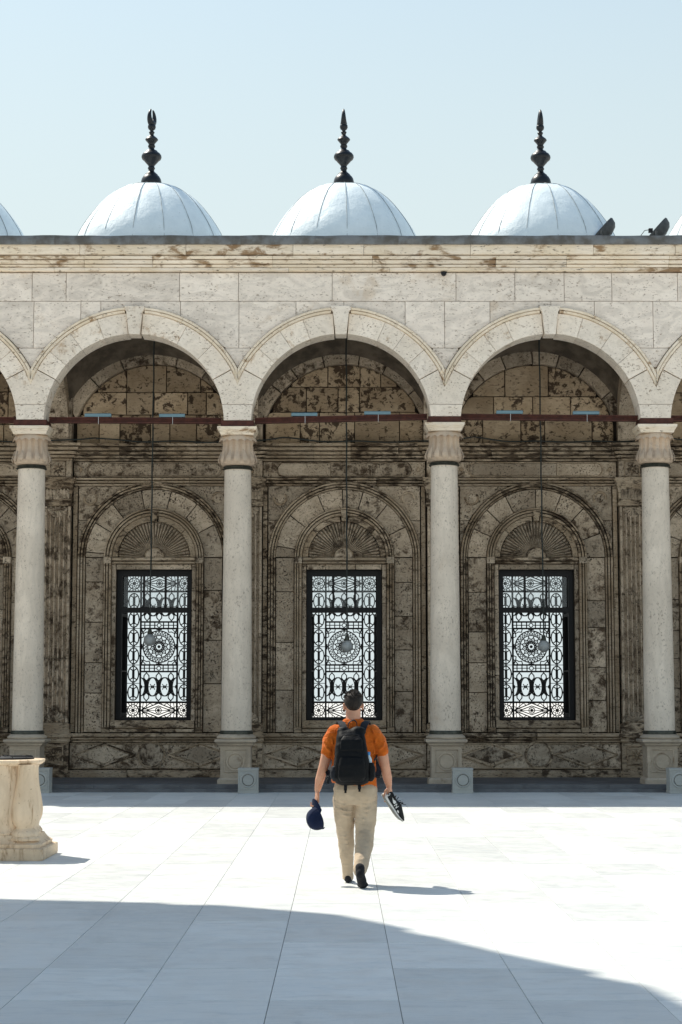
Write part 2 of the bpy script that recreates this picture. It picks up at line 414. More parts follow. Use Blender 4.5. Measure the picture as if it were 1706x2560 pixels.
prof_m = [(RV+.004, YF+.05), (RV+.004, YF+.01), (RV+.012, YF+.01), (RV+.013, YF-.03), (RV+.035, YF-.045), (RV+.055, YF-.05), (RV+.056, YF-.01), (RV+.066, YF-.01), (RV+.067, YF-.075), (RO-.012, YF-.085), (RO, YF-.07), (RO, YF+.05)]
for bi, (c, h) in enumerate(BAY):
    xl, xr = c-h+.003, c+h-.003
    for side in (-1, 1):
        ang = [29]; t = 29
        while t < 72: t += R_(11, 17); ang.append(min(t, 85.8) if t < 74 else 85.8)
        if ang[-1] < 85.7: ang.append(85.8)
        for a, b in zip(ang[:-1], ang[1:]):
            if b-a < 4: continue
            a_, b_ = radians(a)+.0013, radians(b)-.0013
            if side < 0: a_, b_ = pi-b_, pi-a_
            dy = R_(-.004, .005); n = 6
            poly = [(c+RI*cos(a_+(b_-a_)*k/n), CZ+RI*sin(a_+(b_-a_)*k/n)) for k in range(n+1)]+[(c+RV*cos(a_+(b_-a_)*k/n), CZ+RV*sin(a_+(b_-a_)*k/n)) for k in range(n, -1, -1)]
            poly = poly[::-1]
            P(MB().prism(poly, YF-.014+dy, YK, .005), 'voussoir', 'vouss')
        # archivolt moulding, in lengths
        st = degrees0 = math.degrees(acos(min(1, h/(RO-.02))))-4
        cuts = [st, R_(42, 50), R_(60, 68), 85.0]
        for a, b in zip(cuts[:-1], cuts[1:]):
            a_, b_ = radians(a)+.001, radians(b)-.001
            if side < 0: a_, b_ = pi-b_, pi-a_
            P(MB().arch(prof_m, c, CZ, a_, b_, 14, xl, xr), 'arch_moulding', 'warm2', 40)
    # keystone
    w0, w1 = .105, .175
    k = [(c-w0, CZ+RI-.03), (c+w0, CZ+RI-.03), (c+w1-.02, CZ+RO-.10), (c+w1+.015, CZ+RO-.055), (c+w1+.02, CZ+RO+.012), (c-w1-.02, CZ+RO+.012), (c-w1-.015, CZ+RO-.055), (c-w1+.02, CZ+RO-.10)]
    ko = P(MB().prism(k, YF-.115, YF+.3, .008), 'keystone', 'vouss')
# springers and pendants over each column
for i, x in enumerate(CX):
    hl = BAY[i-1][1] if i > 0 else BAY[0][1]; hr = BAY[i][1] if i < 5 else BAY[4][1]
    cl, cr = x-hl, x+hr
    zb = 7.057+CDZ[i]
    def inx(z, side):
        dz = z-CZ; r = sqrt(max(0, RI*RI-dz*dz)); return cl+r if side < 0 else cr-r
    def piece(z0, z1, yo):
        n = 5; zs = [z0+(z1-z0)*k/n for k in range(n+1)]
        return [(inx(z, 1), z) for z in zs]+[(inx(z, -1), z) for z in reversed(zs)]
    P(MB().prism(piece(zb, ZF(1011)-.004, 0), YF-.014, YK, .005), 'springer_stone', 'vouss')
    th = radians(28.6); z0 = ZF(1011)+.003; zt = CZ+RI*sin(th)
    zs = [z0+(zt-z0)*k/6 for k in range(7)]
    right = [(inx(z, 1), z) for z in zs]+[(cr-RV*cos(th)+.0, CZ+RV*sin(th))]
    left = [(inx(z, -1), z) for z in zs]+[(cl+RV*cos(th), CZ+RV*sin(th))]
    vz = CZ+sqrt(max(.05, RV*RV-((hl+hr)/2)**2))
    poly = right+[(x, vz)]+left[::-1]
    P(MB().prism(poly, YF-.012, YK, .005), 'springer_stone', 'vouss')
    vt, vb = 8.10, ZF(966)
    pen = MB().add([(x-.10, YF+.02, vt-.12), (x+.10, YF+.02, vt-.12), (x, YF+.02, vb), (x, YF-.062, vt-.06), (x, YF-.02, vb+.04), (x-.07, YF-.055, vt-.10), (x+.07, YF-.055, vt-.10)],
                   [(0,2,4,5), (5,4,3), (3,4,6), (6,4,2,1), (0,5,3), (3,6,1), (0,3,1)])
    P(pen, 'pendant', 'warm2')
    P(MB().box(x-.315, x+.315, YF-.02, YK+.02, 6.935+CDZ[i], zb-.003), 'iron_cramp', 'red')

# cornice: torus, fascias, frieze, lead flashing
def course(prof, cuts, name, mat, jig=.004, smooth=30):
    for a, b in zip(cuts[:-1], cuts[1:]):
        d = R_(-jig, jig)
        P(MB().extrude_x([(y+d, z) for y, z in prof], a+.0035, b-.0035), name, mat, smooth)
def cuts(step0, step1, extra=()):
    x = -10.3; out = [x]
    while x < 10.3: x += R_(step0, step1); out.append(min(x, 10.4))
    return out
za, zb_ = ZF(680), ZF(668.5)
course([(YF+.04, za), (YF-.05, za+.008), (YF-.07, za+.025), (YF-.07, zb_-.03), (YF-.05, zb_-.012), (YF+.04, zb_-.005)], cuts(1.2, 2.6), 'cornice_torus', 'warm')
z = [_z(v, 35.6) for v in (666, 660.5, 658.3, 650.5, 648.3, 641.5)]
course([(YF+.04, z[0]), (YF-.07, z[0]), (YF-.08, z[1]), (YF-.02, z[1]+.001), (YF-.02, z[2]-.001), (YF-.105, z[2]), (YF-.12, (z[2]+z[3])/2), (YF-.13, z[3]), (YF-.06, z[3]+.001), (YF-.06, z[4]-.001), (YF-.155, z[4]), (YF-.175, z[5]), (YF+.04, z[5])], cuts(1.3, 2.4), 'cornice_fascia', 'warm')
z0, z1 = _z(638, 35.56), _z(611, 35.54)
course([(YF+.04, z0), (YF-.125, z0), (YF-.16, z0+.02), (YF-.175, z0+.05), (YF-.18, z1), (YF+.04, z1)], cuts(.9, 2.4), 'frieze_stone', 'warm')
x = -10.4
while x < 10.4:
    w = R_(1.3, 2.2); mb = MB(); n = 8; zt0 = _z(588, 35.48)
    for k in range(n):
        xa, xb = x+w*k/n, x+w*(k+1)/n
        def q(xx): return .006*sin(xx*3.1)+.005*sin(xx*7.7+1)
        ya, yb2 = YF-.235+q(xa)*.8, YF-.235+q(xb)*.8
        mb.add([(xa, ya, z1-.008+q(xa*2)), (xb, yb2, z1-.008+q(xb*2)), (xb, yb2-.012, zt0-.07), (xa, ya-.012, zt0-.07), (xa, ya+.015, zt0+q(xa)), (xb, yb2+.015, zt0+q(xb)), (xb, YF+.8, zt0+.035), (xa, YF+.8, zt0+.035),
                (xa, ya+.05, z1-.005), (xb, yb2+.05, z1-.005)], [(0,1,2,3), (3,2,5,4), (4,5,6,7), (0,8,9,1)])
    P(mb, 'roof_flashing', 'lead', 30); x += w-.012
P(MB().box(-12, 12, YF+.1, 40.9, 10.3, 10.57), 'roof_slab', 'lead')
P(MB().prism([(1.985+.055*cos(a), ZF(682)+.07*sin(a)) for a in [pi+pi*k/8 for k in range(9)]], YF-.10, YF+.1, .004), 'drain_spout', 'iron')
for x0, x1 in ((-12.2, -10.0), (10.1, 12.2)): P(MB().box(x0, x1, 36.3, 40.6, -.02, 10.3), 'end_light_block', 'mortar')  # added unseen closures that keep sky light out of the gallery ends

# vaults and cross arches of the gallery
for bi, (c, h) in enumerate(BAY):
    mb = MB(); nx, ny = 24, 18; Rs = 2.416*h/1.99; yc = 37.65; vs = []; fs = []
    for j in range(ny+1):
        for i in range(nx+1):
            x = -h+2*h*i/nx; y = -1.45+2.9*j/ny; vs.append((c+x, yc+y, CZ+sqrt(max(0.0, Rs*Rs-x*x-y*y))))
    for j in range(ny):
        for i in range(nx): a = j*(nx+1)+i; fs.append((a, a+1, a+nx+2, a+nx+1))
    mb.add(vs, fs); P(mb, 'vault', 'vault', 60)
for i, x in enumerate(CX[1:-1]):
    mb = MB(); n = 16; yc = 37.66; ri = 1.36
    for s_ in range(n):
        a0, a1 = pi*s_/n, pi*(s_+1)/n
        p = [(yc+ri*cos(a0), CZ+ri*sin(a0)), (yc+ri*cos(a1), CZ+ri*sin(a1)), (yc+2.4*cos(a1), CZ+2.4*sin(a1)), (yc+2.4*cos(a0), CZ+2.4*sin(a0))]
        p = [(min(max(y, YK-.01), 39.15), z) for y, z in p]
        mb.add([(x-.26, y, z) for y, z in p]+[(x+.26, y, z) for y, z in p], [(0,1,2,3), (7,6,5,4), (0,4,5,1), (2,6,7,3)])
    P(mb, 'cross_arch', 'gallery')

# ---------------------------------------------------------------- gallery back wall
YW = 39.2
gal = thing('gallery_wall', 'dark stained stone gallery wall with window niches behind the columns', 'wall', (0, 39.3, .12))
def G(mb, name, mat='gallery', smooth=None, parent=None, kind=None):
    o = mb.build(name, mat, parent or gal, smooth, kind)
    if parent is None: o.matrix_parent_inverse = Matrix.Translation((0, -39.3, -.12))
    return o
def bay_c(i): return [-7.93, -3.91, .067, 4.085, 8.10][i]
WX = .785                                        # half width of the window opening
WZ0, WZ1 = ZB(1800), ZB(1424)
# core with the five openings
mb = MB(); xs = [-12.2]+[v for i in range(5) for v in (bay_c(i)-WX, bay_c(i)+WX)]+[12.2]
for k in range(0, len(xs), 2): mb.box(xs[k], xs[k+1], YW+.10, 40.55, 0, 10.3)
for i in range(5):
    mb.box(bay_c(i)-WX, bay_c(i)+WX, YW+.10, 40.55, 0, WZ0); mb.box(bay_c(i)-WX, bay_c(i)+WX, YW+.10, 40.55, WZ1, 10.3)
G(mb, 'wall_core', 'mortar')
def rect(x0, x1, z0, z1): return [(x0, z0), (x1, z0), (x1, z1), (x0, z1)]
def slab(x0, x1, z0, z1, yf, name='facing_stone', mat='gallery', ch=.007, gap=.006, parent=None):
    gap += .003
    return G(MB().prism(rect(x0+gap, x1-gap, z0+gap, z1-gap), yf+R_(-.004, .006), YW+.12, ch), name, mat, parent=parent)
def mould(prof, x0, x1, name, mat='gallery2', ends=True):
    # profile [(out, z)]: out = projection in front of the wall plane
    return G(MB().extrude_x([(YW+.11, prof[0][1])]+[(YW-max(o, -.09), z) for o, z in prof]+[(YW+.11, prof[-1][1])], x0, x1), name, mat, 25)
def ringpts(c, cz, r, a0, a1, n): return [(c+r*cos(a0+(a1-a0)*k/n), cz+r*sin(a0+(a1-a0)*k/n)) for k in range(n+1)]
def sector(c, cz, r0, r1, a0, a1, n, yf, name, mat, ch=.005):
    poly = ringpts(c, cz, r0, a1, a0, n)+ringpts(c, cz, r1, a0, a1, n)
    return G(MB().prism(poly, yf, YW+.12, ch), name, mat)

def bands(lst, dep=.11):
    out = []; m_ = len(lst)
    lst = [(a+(.005 if i else 0), b-(.005 if i < m_-1 else 0), o0, o1) for i, (a, b, o0, o1) in enumerate(lst)]
    for i, (a, b, o0, o1) in enumerate(lst):
        if i: out += [(min(lst[i-1][3], o0)-dep, lst[i-1][1]+.0005), (min(lst[i-1][3], o0)-dep, a-.0005)]
        out += [(o0, a), ((o0+o1)/2+.006, (a+b)/2), (o1, b)]
    return out
def vb(lst, k=0.0): return bands([(ZB(v0), ZB(v1), o0+k, o1+k) for v0, v1, o0, o1 in lst])
def cornice_prof(k=0.0): return vb([(1153, 1148.5, .035, .045), (1146.2, 1140.5, .075, .09), (1138.2, 1131, .12, .13), (1128.6, 1121, .17, .185), (1118.6, 1112, .23, .24)], k)
def dado_prof(k=0.0): return vb([(1855.5, 1851, .10, .115), (1848.8, 1844, .13, .14), (1841.6, 1833, .17, .15)], k)
def mid_prof(k=0.0): return vb([(1214.5, 1210, .02, .03), (1207.8, 1203, .055, .06), (1200.8, 1196, .085, .095)], k)
SZ = ZB(1394)
fan_cache = {}
for bi in range(5):
    c = bay_c(bi); K = KB
    full = 1 <= bi <= 3
    xl, xr = c-204*K, c+204*K
    # --- dado: base course, panel with circle and two lozenges, cap moulding
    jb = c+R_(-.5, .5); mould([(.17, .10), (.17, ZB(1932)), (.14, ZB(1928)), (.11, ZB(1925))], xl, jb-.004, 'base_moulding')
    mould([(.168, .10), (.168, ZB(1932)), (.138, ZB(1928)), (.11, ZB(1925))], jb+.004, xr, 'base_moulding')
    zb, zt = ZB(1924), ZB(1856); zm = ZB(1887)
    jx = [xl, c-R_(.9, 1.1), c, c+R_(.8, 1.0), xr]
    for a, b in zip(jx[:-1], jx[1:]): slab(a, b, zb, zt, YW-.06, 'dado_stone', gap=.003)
    w = .014
    def bar(p, q, wd=.030, pr=.02, name='lozenge_strip'):
        d = Vector((q[0]-p[0], q[1]-p[1])); nrm = Vector((-d.y, d.x)).normalized()*wd/2
        poly = [(p[0]-nrm.x, p[1]-nrm.y), (q[0]-nrm.x, q[1]-nrm.y), (q[0]+nrm.x, q[1]+nrm.y), (p[0]+nrm.x, p[1]+nrm.y)]
        if (poly[1][0]-poly[0][0])*(poly[2][1]-poly[1][1])-(poly[1][1]-poly[0][1])*(poly[2][0]-poly[1][0]) < 0: poly.reverse()
        return poly
    G(MB().arch([(.255, YW-.055), (.255, YW-.088), (.275, YW-.094), (.295, YW-.088), (.295, YW-.055)], c, zm, 0, 2*pi*.999, 40), 'dado_ring', 'gallery2', 40)
    poly = ringpts(c, zm, .235, 0, 2*pi*31/32, 31)
    G(MB().prism(poly, YW-.078, YW-.05, .006), 'dado_roundel', 'gallery')
    for sg in (-1, 1):
        cxl = c+sg*118*K; hw, hh = 78*K, .235
        pts = [(cxl-hw, zm), (cxl, zm+hh), (cxl+hw, zm), (cxl, zm-hh)]
        mb = MB()
        for k in range(4): mb.prism(bar(pts[k], pts[(k+1) % 4]), YW-.086-.0011*k, YW-.05, .006)
        G(mb, 'lozenge_frame', 'gallery2')
        ins = [(cxl+(x-cxl)*.80, zm+(z_-zm)*.76) for x, z_ in pts][::-1]
        G(MB().prism(ins, YW-.074, YW-.05, .006), 'lozenge_panel', 'gallery')
    mb = MB()
    for z_ in (zb+.03, zt-.03): mb.prism(rect(xl+.04, xr-.04, z_-.01, z_+.01), YW-.079, YW-.05, .004)
    G(mb, 'dado_fillet', 'gallery2')
    jb = c+R_(-.6, .5); mould(dado_prof(), xl, jb-.004, 'dado_cap'); mould(dado_prof(.002), jb+.004, xr, 'dado_cap')
    # --- window surround
    zs = ZB(1831)
    def legs(r0, r1, z0, name, prof_out, mat='gallery2'):
        for sg in (-1, 1):
            xa, xb = sorted((c+sg*r0*K, c+sg*r1*K)); m = MB(); n = len(prof_out)
            order = prof_out if sg > 0 else prof_out[::-1]
            xs_ = [c+sg*(r0+(r1-r0)*t)*K for t, o in prof_out]
            pts = sorted(zip(xs_, [YW-o for t, o in prof_out]))
            ring0 = [(pts[0][0], YW+.11)]+pts+[(pts[-1][0], YW+.11)]
            k = len(ring0); vs = [(x, y, z0) for x, y in ring0]+[(x, y, SZ-.002) for x, y in ring0]
            m.add(vs, [(i, (i+1) % k, k+(i+1) % k, k+i) for i in range(k)]+[tuple(reversed(range(k))), tuple(range(k, 2*k))])
            G(m, name, mat, 30)
    out_prof = [(0, -.05), (.04, .0), (.20, .02), (.21, -.08), (.35, -.08), (.36, .05), (.58, .065), (.59, -.06), (.72, -.06), (.73, .085), (.95, .10), (1.0, .04)]
    legs(172, 190, zs, 'outer_jamb_moulding', out_prof)
    cutsA = [0, R_(50, 70), R_(105, 125), 180]
    for a, b in zip(cutsA[:-1], cutsA[1:]):
        pr = [(172*K, YW+.11)]+[((172+18*t)*K, YW-o) for t, o in out_prof]+[(190*K, YW+.11)]
        G(MB().arch(pr, c, SZ, radians(a)+.001, radians(b)-.001, 18), 'outer_arch_moulding', 'gallery2', 30)
    in_prof = [(0, -.02), (.05, .03), (.32, .045), (.33, -.08), (.45, -.08), (.46, .07), (.67, .08), (.68, -.06), (.80, -.06), (.81, .105), (.97, .11), (1.0, .03)]
    legs(106, 124, ZB(1818), 'inner_jamb_moulding', in_prof)
    pr = [(105*K, YW+.11)]+[((105+19*t)*K, YW-o) for t, o in in_prof]+[(124*K, YW+.11)]
    G(MB().arch(pr, c, SZ, 0.001, radians(84), 18), 'inner_arch_moulding', 'gallery2', 30)
    G(MB().arch(pr, c, SZ, radians(84.3), pi-.001, 18), 'inner_arch_moulding', 'gallery2', 30)
    # panels between the two mouldings
    t = 2; an = [.2]
    while t < 165: t += R_(17, 31); an.append(min(t, 179.8))
    if an[-1] < 179.8: an.append(179.8)
    for a, b in zip(an[:-1], an[1:]):
        if b-a > 3: sector(c, SZ, 125*K, 171*K, radians(a)+.007, radians(b)-.007, 8, YW+.012+R_(-.006, .006), 'archivolt_stone', 'gallery')
    for sg in (-1, 1):
        xa, xb = sorted((c+sg*125*K, c+sg*171*K)); z_ = zs; 
        while z_ < SZ-.2:
            z2 = min(SZ, z_+R_(.55, 1.1)); 
            if SZ-z2 < .35: z2 = SZ
            slab(xa, xb, z_, z2, YW+.012, 'jamb_stone', gap=.004); z_ = z2
    # inner band, keystone, sun-ray fan
    for a, b in ((1, 42), (42.6, 84), (96, 138), (138.6, 179)): sector(c, SZ, 91*K, 104.5*K, radians(a), radians(b), 8, YW+.0+R_(0, .008), 'band_stone', 'gallery2')
    G(MB().prism([(c-6*K, SZ+91*K), (c+6*K, SZ+91*K), (c+9*K, SZ+119*K), (c-9*K, SZ+119*K)], YW-.125, YW+.1, .008), 'niche_keystone', 'gallery2')
    if 'fan' not in fan_cache:
        f = MB(); nf = 32; r0, r1 = 26*K, 90*K
        for k in range(nf):
            a0, am, a1 = pi*k/nf, pi*(k+.5)/nf, pi*(k+1)/nf
            rr = [r0, r0+.1*(r1-r0), r1-.04, r1]; vs = []
            for q, r in enumerate(rr):
                dp = [.02, .012, -.012, .05][q]; gp = [.07, .085, .10, .10][q]
                for a, y in ((a0, gp), ((a0+am)/2, dp+.008), (am, dp), ((a1+am)/2, dp+.008), (a1, gp)): vs.append((r*cos(a), y, r*sin(a)))
            f.add(vs, [(q*5+i, q*5+i+1, q*5+5+i+1, q*5+5+i) for q in range(3) for i in range(4)])
        fan_cache['fan'] = f.mesh('sunburst_fan', 50); fan_cache['fan'].materials.append(M['gallery'])
        h_ = MB(); hub = ringpts(0, 0, 20*K, 0, pi, 14); h_.prism(hub[::-1], .0, .1, .012); fan_cache['hub'] = h_.mesh('fan_hub'); fan_cache['hub'].materials.append(M['gallery'])
    fo = link('sunburst_fan', fan_cache['fan'], None, gal); fo.location = (c, YW-39.3, SZ+.006-.12)
    ho = link('fan_hub', fan_cache['hub'], None, fo); ho.location = (0, -.01, .002)
    G(MB().arch([(21*K, YW+.09), (21*K, YW+.005), (25*K, YW+.005), (25*K, YW+.09)], c, SZ+.006, .01, pi-.01, 14), 'fan_hub_ring', 'gallery2', 40)
    # lintel, corner blocks, jamb fascia, sill
    mould(vb([(1409, 1404.5, .045, .055), (1402, 1394.6, .09, .08)]), c-104*K, c+104*K, 'lintel_moulding')
    for sg in (-1, 1):
        x = c+sg*115*K; G(MB().box(x-9.5*K, x+9.5*K, YW-.125, YW+.1, ZB(1409), ZB(1393)), 'corner_block', 'gallery')
        xa, xb = sorted((c+sg*94.5*K, c+sg*105.5*K)); zsp = [WZ0-.02, WZ0+R_(.8, 1.6), WZ1-R_(.4, .9), ZB(1410)]
        for a, b in zip(zsp[:-1], zsp[1:]): slab(xa, xb, a, b, YW+.03, 'jamb_fascia', gap=.002)
    js = c+R_(-.4, .4); slab(c-94*K, js, WZ1+.002, ZB(1410), YW+.03, 'lintel_stone', gap=.002); slab(js, c+94*K, WZ1+.002, ZB(1410), YW+.03, 'lintel_stone', gap=.002)
    mould(vb([(1830, 1822, .14, .13), (1819.6, 1801, .07, .04)]), c-104*K, c+104*K, 'window_sill')
    for sg in (-1, 1):
        x = c+sg*115*K; G(MB().box(x-9*K, x+9*K, YW-.115, YW+.1, ZB(1831), ZB(1818.5)), 'corner_block', 'gallery2')
    # spandrel panels over the arch with a ring in each corner
    zt, zbm = ZB(1215.5), SZ
    for sg in (-1, 1):
        n = 22; xs_ = [c+sg*(60+(190-60)*k/n)*K for k in range(n+1)]
        low = [(x, max(ZB(1300), SZ+sqrt(max(0, (191*K)**2-(x-c)**2)))) for x in xs_]; low = [p for p in low if p[1] < zt-.01]
        poly = low+[(low[-1][0], zt), (low[0][0], zt)]
        if sg < 0: poly = poly[::-1]
        G(MB().prism(poly, YW+.01, YW+.11, .006), 'spandrel_panel', 'gallery')
        low2 = [(x, max(SZ, SZ+sqrt(max(0, (191*K)**2-(x-c)**2)))) for x in [c+sg*(150+40*k/14)*K for k in range(15)]]
        low2 = [p for p in low2 if p[1] < ZB(1302)]
        if len(low2) > 2:
            poly = low2+[(low2[-1][0], ZB(1301)), (low2[0][0], ZB(1301))]
            if sg < 0: poly = poly[::-1]
            G(MB().prism(poly, YW+.014, YW+.11, .005), 'spandrel_panel', 'gallery')
        rx, rz = c+sg*161*K, ZB(1246)
        G(MB().arch([(.105, YW+.02), (.11, YW-.018), (.135, YW-.025), (.15, YW-.01), (.15, YW+.02)], rx, rz, radians(100 if sg > 0 else -80)-1.9, radians(100 if sg > 0 else -80)+2.1, 22), 'crescent_ring', 'gallery2', 40)
        G(MB().prism(ringpts(rx-sg*.02, rz, .095, 0, 2*pi*17/18, 17), YW-.004, YW+.02, .006), 'spandrel_boss', 'gallery')
        G(MB().box(*sorted((c+sg*193*K, c+sg*203*K)), YW+.0, YW+.1, ZB(1830), ZB(1216)), 'edge_strip', 'gallery2')
    # entablature of the bay
    j1 = c+R_(.2, .9)
    mould(mid_prof(), xl, j1, 'string_moulding'); mould(mid_prof(.002), j1+.006, xr, 'string_moulding')
    zf0, zf1 = ZB(1194), ZB(1154)
    js = [xl, c-R_(.4, .9), c+R_(.3, .9), xr]
    for a, b in zip(js[:-1], js[1:]): slab(a, b, zf0, zf1, YW+.01, 'frieze_stone', gap=.003)
    hw, hr = 166*K, .128; zm2 = (zf0+zf1)/2
    cap = ringpts(c+hw-hr, zm2, hr, -pi/2, pi/2, 12)+ringpts(c-hw+hr, zm2, hr, pi/2, 3*pi/2, 12)
    jj = c+R_(-.6, .9)
    l1 = [p for p in cap if p[0] < jj]; 
    G(MB().prism([(min(p[0], jj-.003), p[1]) for p in cap], YW-.028, YW+.05, .008), 'cartouche_panel', 'gallery')
    G(MB().prism([(max(p[0], jj+.003), p[1]) for p in cap], YW-.0265, YW+.05, .008), 'cartouche_panel', 'gallery')
    mb = MB()
    for z_ in (zm2-.152, zm2+.152): mb.prism(rect(c-hw+.1, c+hw-.1, z_-.008, z_+.008), YW-.012, YW+.05, .003)
    for sg in (-1, 1): mb.arch([(.148, YW+.05), (.148, YW-.012), (.164, YW-.012), (.164, YW+.05)], c+sg*(hw-hr), zm2, -pi/2 if sg > 0 else pi/2, pi/2 if sg > 0 else 3*pi/2, 12)
    G(mb, 'cartouche_fillet', 'gallery2')
    for sg in (-1, 1):
        x = c+sg*186*K
        G(MB().prism([(x-.05, zm2), (x, zm2-.06), (x+.05, zm2), (x, zm2+.06)], YW-.02, YW+.05, .012), 'frieze_boss', 'gallery2')
    js = [xl, c-R_(.6, 1.0), c+R_(.1, .5), c+R_(.9, 1.2), xr]
    for q, (a, b) in enumerate(zip(js[:-1], js[1:])): mould(cornice_prof(R_(-.003, .003)), a+.003, b-.003, 'gallery_cornice')
    # lunette of irregular blocks, wall-arch of voussoirs
    LR, LZ = 206*K, ZB(1115)
    z_ = ZB(1111.5); row = 0
    while z_ < LZ+LR-.06:
        z2 = z_+R_(.42, .72)
        if LZ+LR-z2 < .25: z2 = LZ+LR
        def hwid(zz): return sqrt(max(0, LR*LR-(zz-LZ)**2))
        hx = hwid(z_); x = c-hx-.01
        while x < c+hx-.05:
            x2 = x+R_(.38, 1.0)
            if c+hx-x2 < .3: x2 = c+hx+.01
            n = max(3, int((x2-x)/.07)); xs_ = [x+.009+(x2-x-.018)*k/n for k in range(n+1)]
            top = [(xx, min(z2-.008, LZ+sqrt(max(0, LR*LR-(xx-c)**2)))) for xx in xs_]; top = [p for p in top if p[1] > z_+.02]
            if len(top) > 1:
                poly = [(top[0][0], z_+.008+R_(-.004, .006)), (top[-1][0], z_+.008+R_(-.004, .006))]+top[::-1]
                G(MB().prism(poly, YW+.02+R_(-.008, .012), YW+.12, .007), 'lunette_stone', 'lunette')
            x = x2
        z_ = z2
    an = [18]; t = 18
    while t < 150: t += R_(15, 24); an.append(t)
    an = [a for a in an if a < 152]+[162]
    for a, b in zip(an[:-1], an[1:]):
        a_, b_ = radians(a)+.006, radians(b)-.006; n = 8
        inn = ringpts(c, LZ, LR+.012, a_, b_, n); out = ringpts(c, LZ, 258*K, a_, b_, n)
        poly = [(min(max(x, c-LR), c+LR), z_) for x, z_ in inn+out[::-1]][::-1]
        G(MB().prism(poly, YW-.12+R_(-.006, .006), YW+.12, .008), 'wall_arch_voussoir', 'gallery')
    G(MB().arch([(258*K, YW+.1), (258*K, YW-.135), (262*K, YW-.15), (268*K, YW-.15), (268*K, YW+.1)], c, LZ, radians(36), radians(144), 18, c-LR, c+LR), 'wall_arch_fillet', 'gallery2', 40)

# --- pilasters between the bays
PX = [(bay_c(i)+bay_c(i+1))/2 for i in range(4)]
rosette = None
def make_rosette(r=.13):
    mb = MB(); n = 8
    for k in range(n):
        a = 2*pi*k/n; mbp = []
        vs = [(.02*cos(a), 0, .02*sin(a)), (r*.6*cos(a-.33), .01, r*.6*sin(a-.33)), (r*cos(a), -.005, r*sin(a)), (r*.6*cos(a+.33), .01, r*.6*sin(a+.33)), (r*.55*cos(a), -.035, r*.55*sin(a))]
        mb.add(vs, [(0,1,4), (1,2,4), (2,3,4), (3,0,4)])
    hub = [(.0, -.05), (.02, -.045), (.033, -.02), (.035, 0)]
    vs = []; 
    for rr, y in hub[1:]: vs += [(rr*cos(2*pi*i/10), y, rr*sin(2*pi*i/10)) for i in range(10)]
    vs.append((0, -.05, 0)); fs = [(k*10+i, k*10+(i+1) % 10, k*10+10+(i+1) % 10, k*10+10+i) for k in range(2) for i in range(10)]+[(30, i, (i+1) % 10) for i in range(10)]
    mb.add(vs, fs); me = mb.mesh('rosette'); me.materials.append(M['gallery2']); return me
ros = make_rosette()
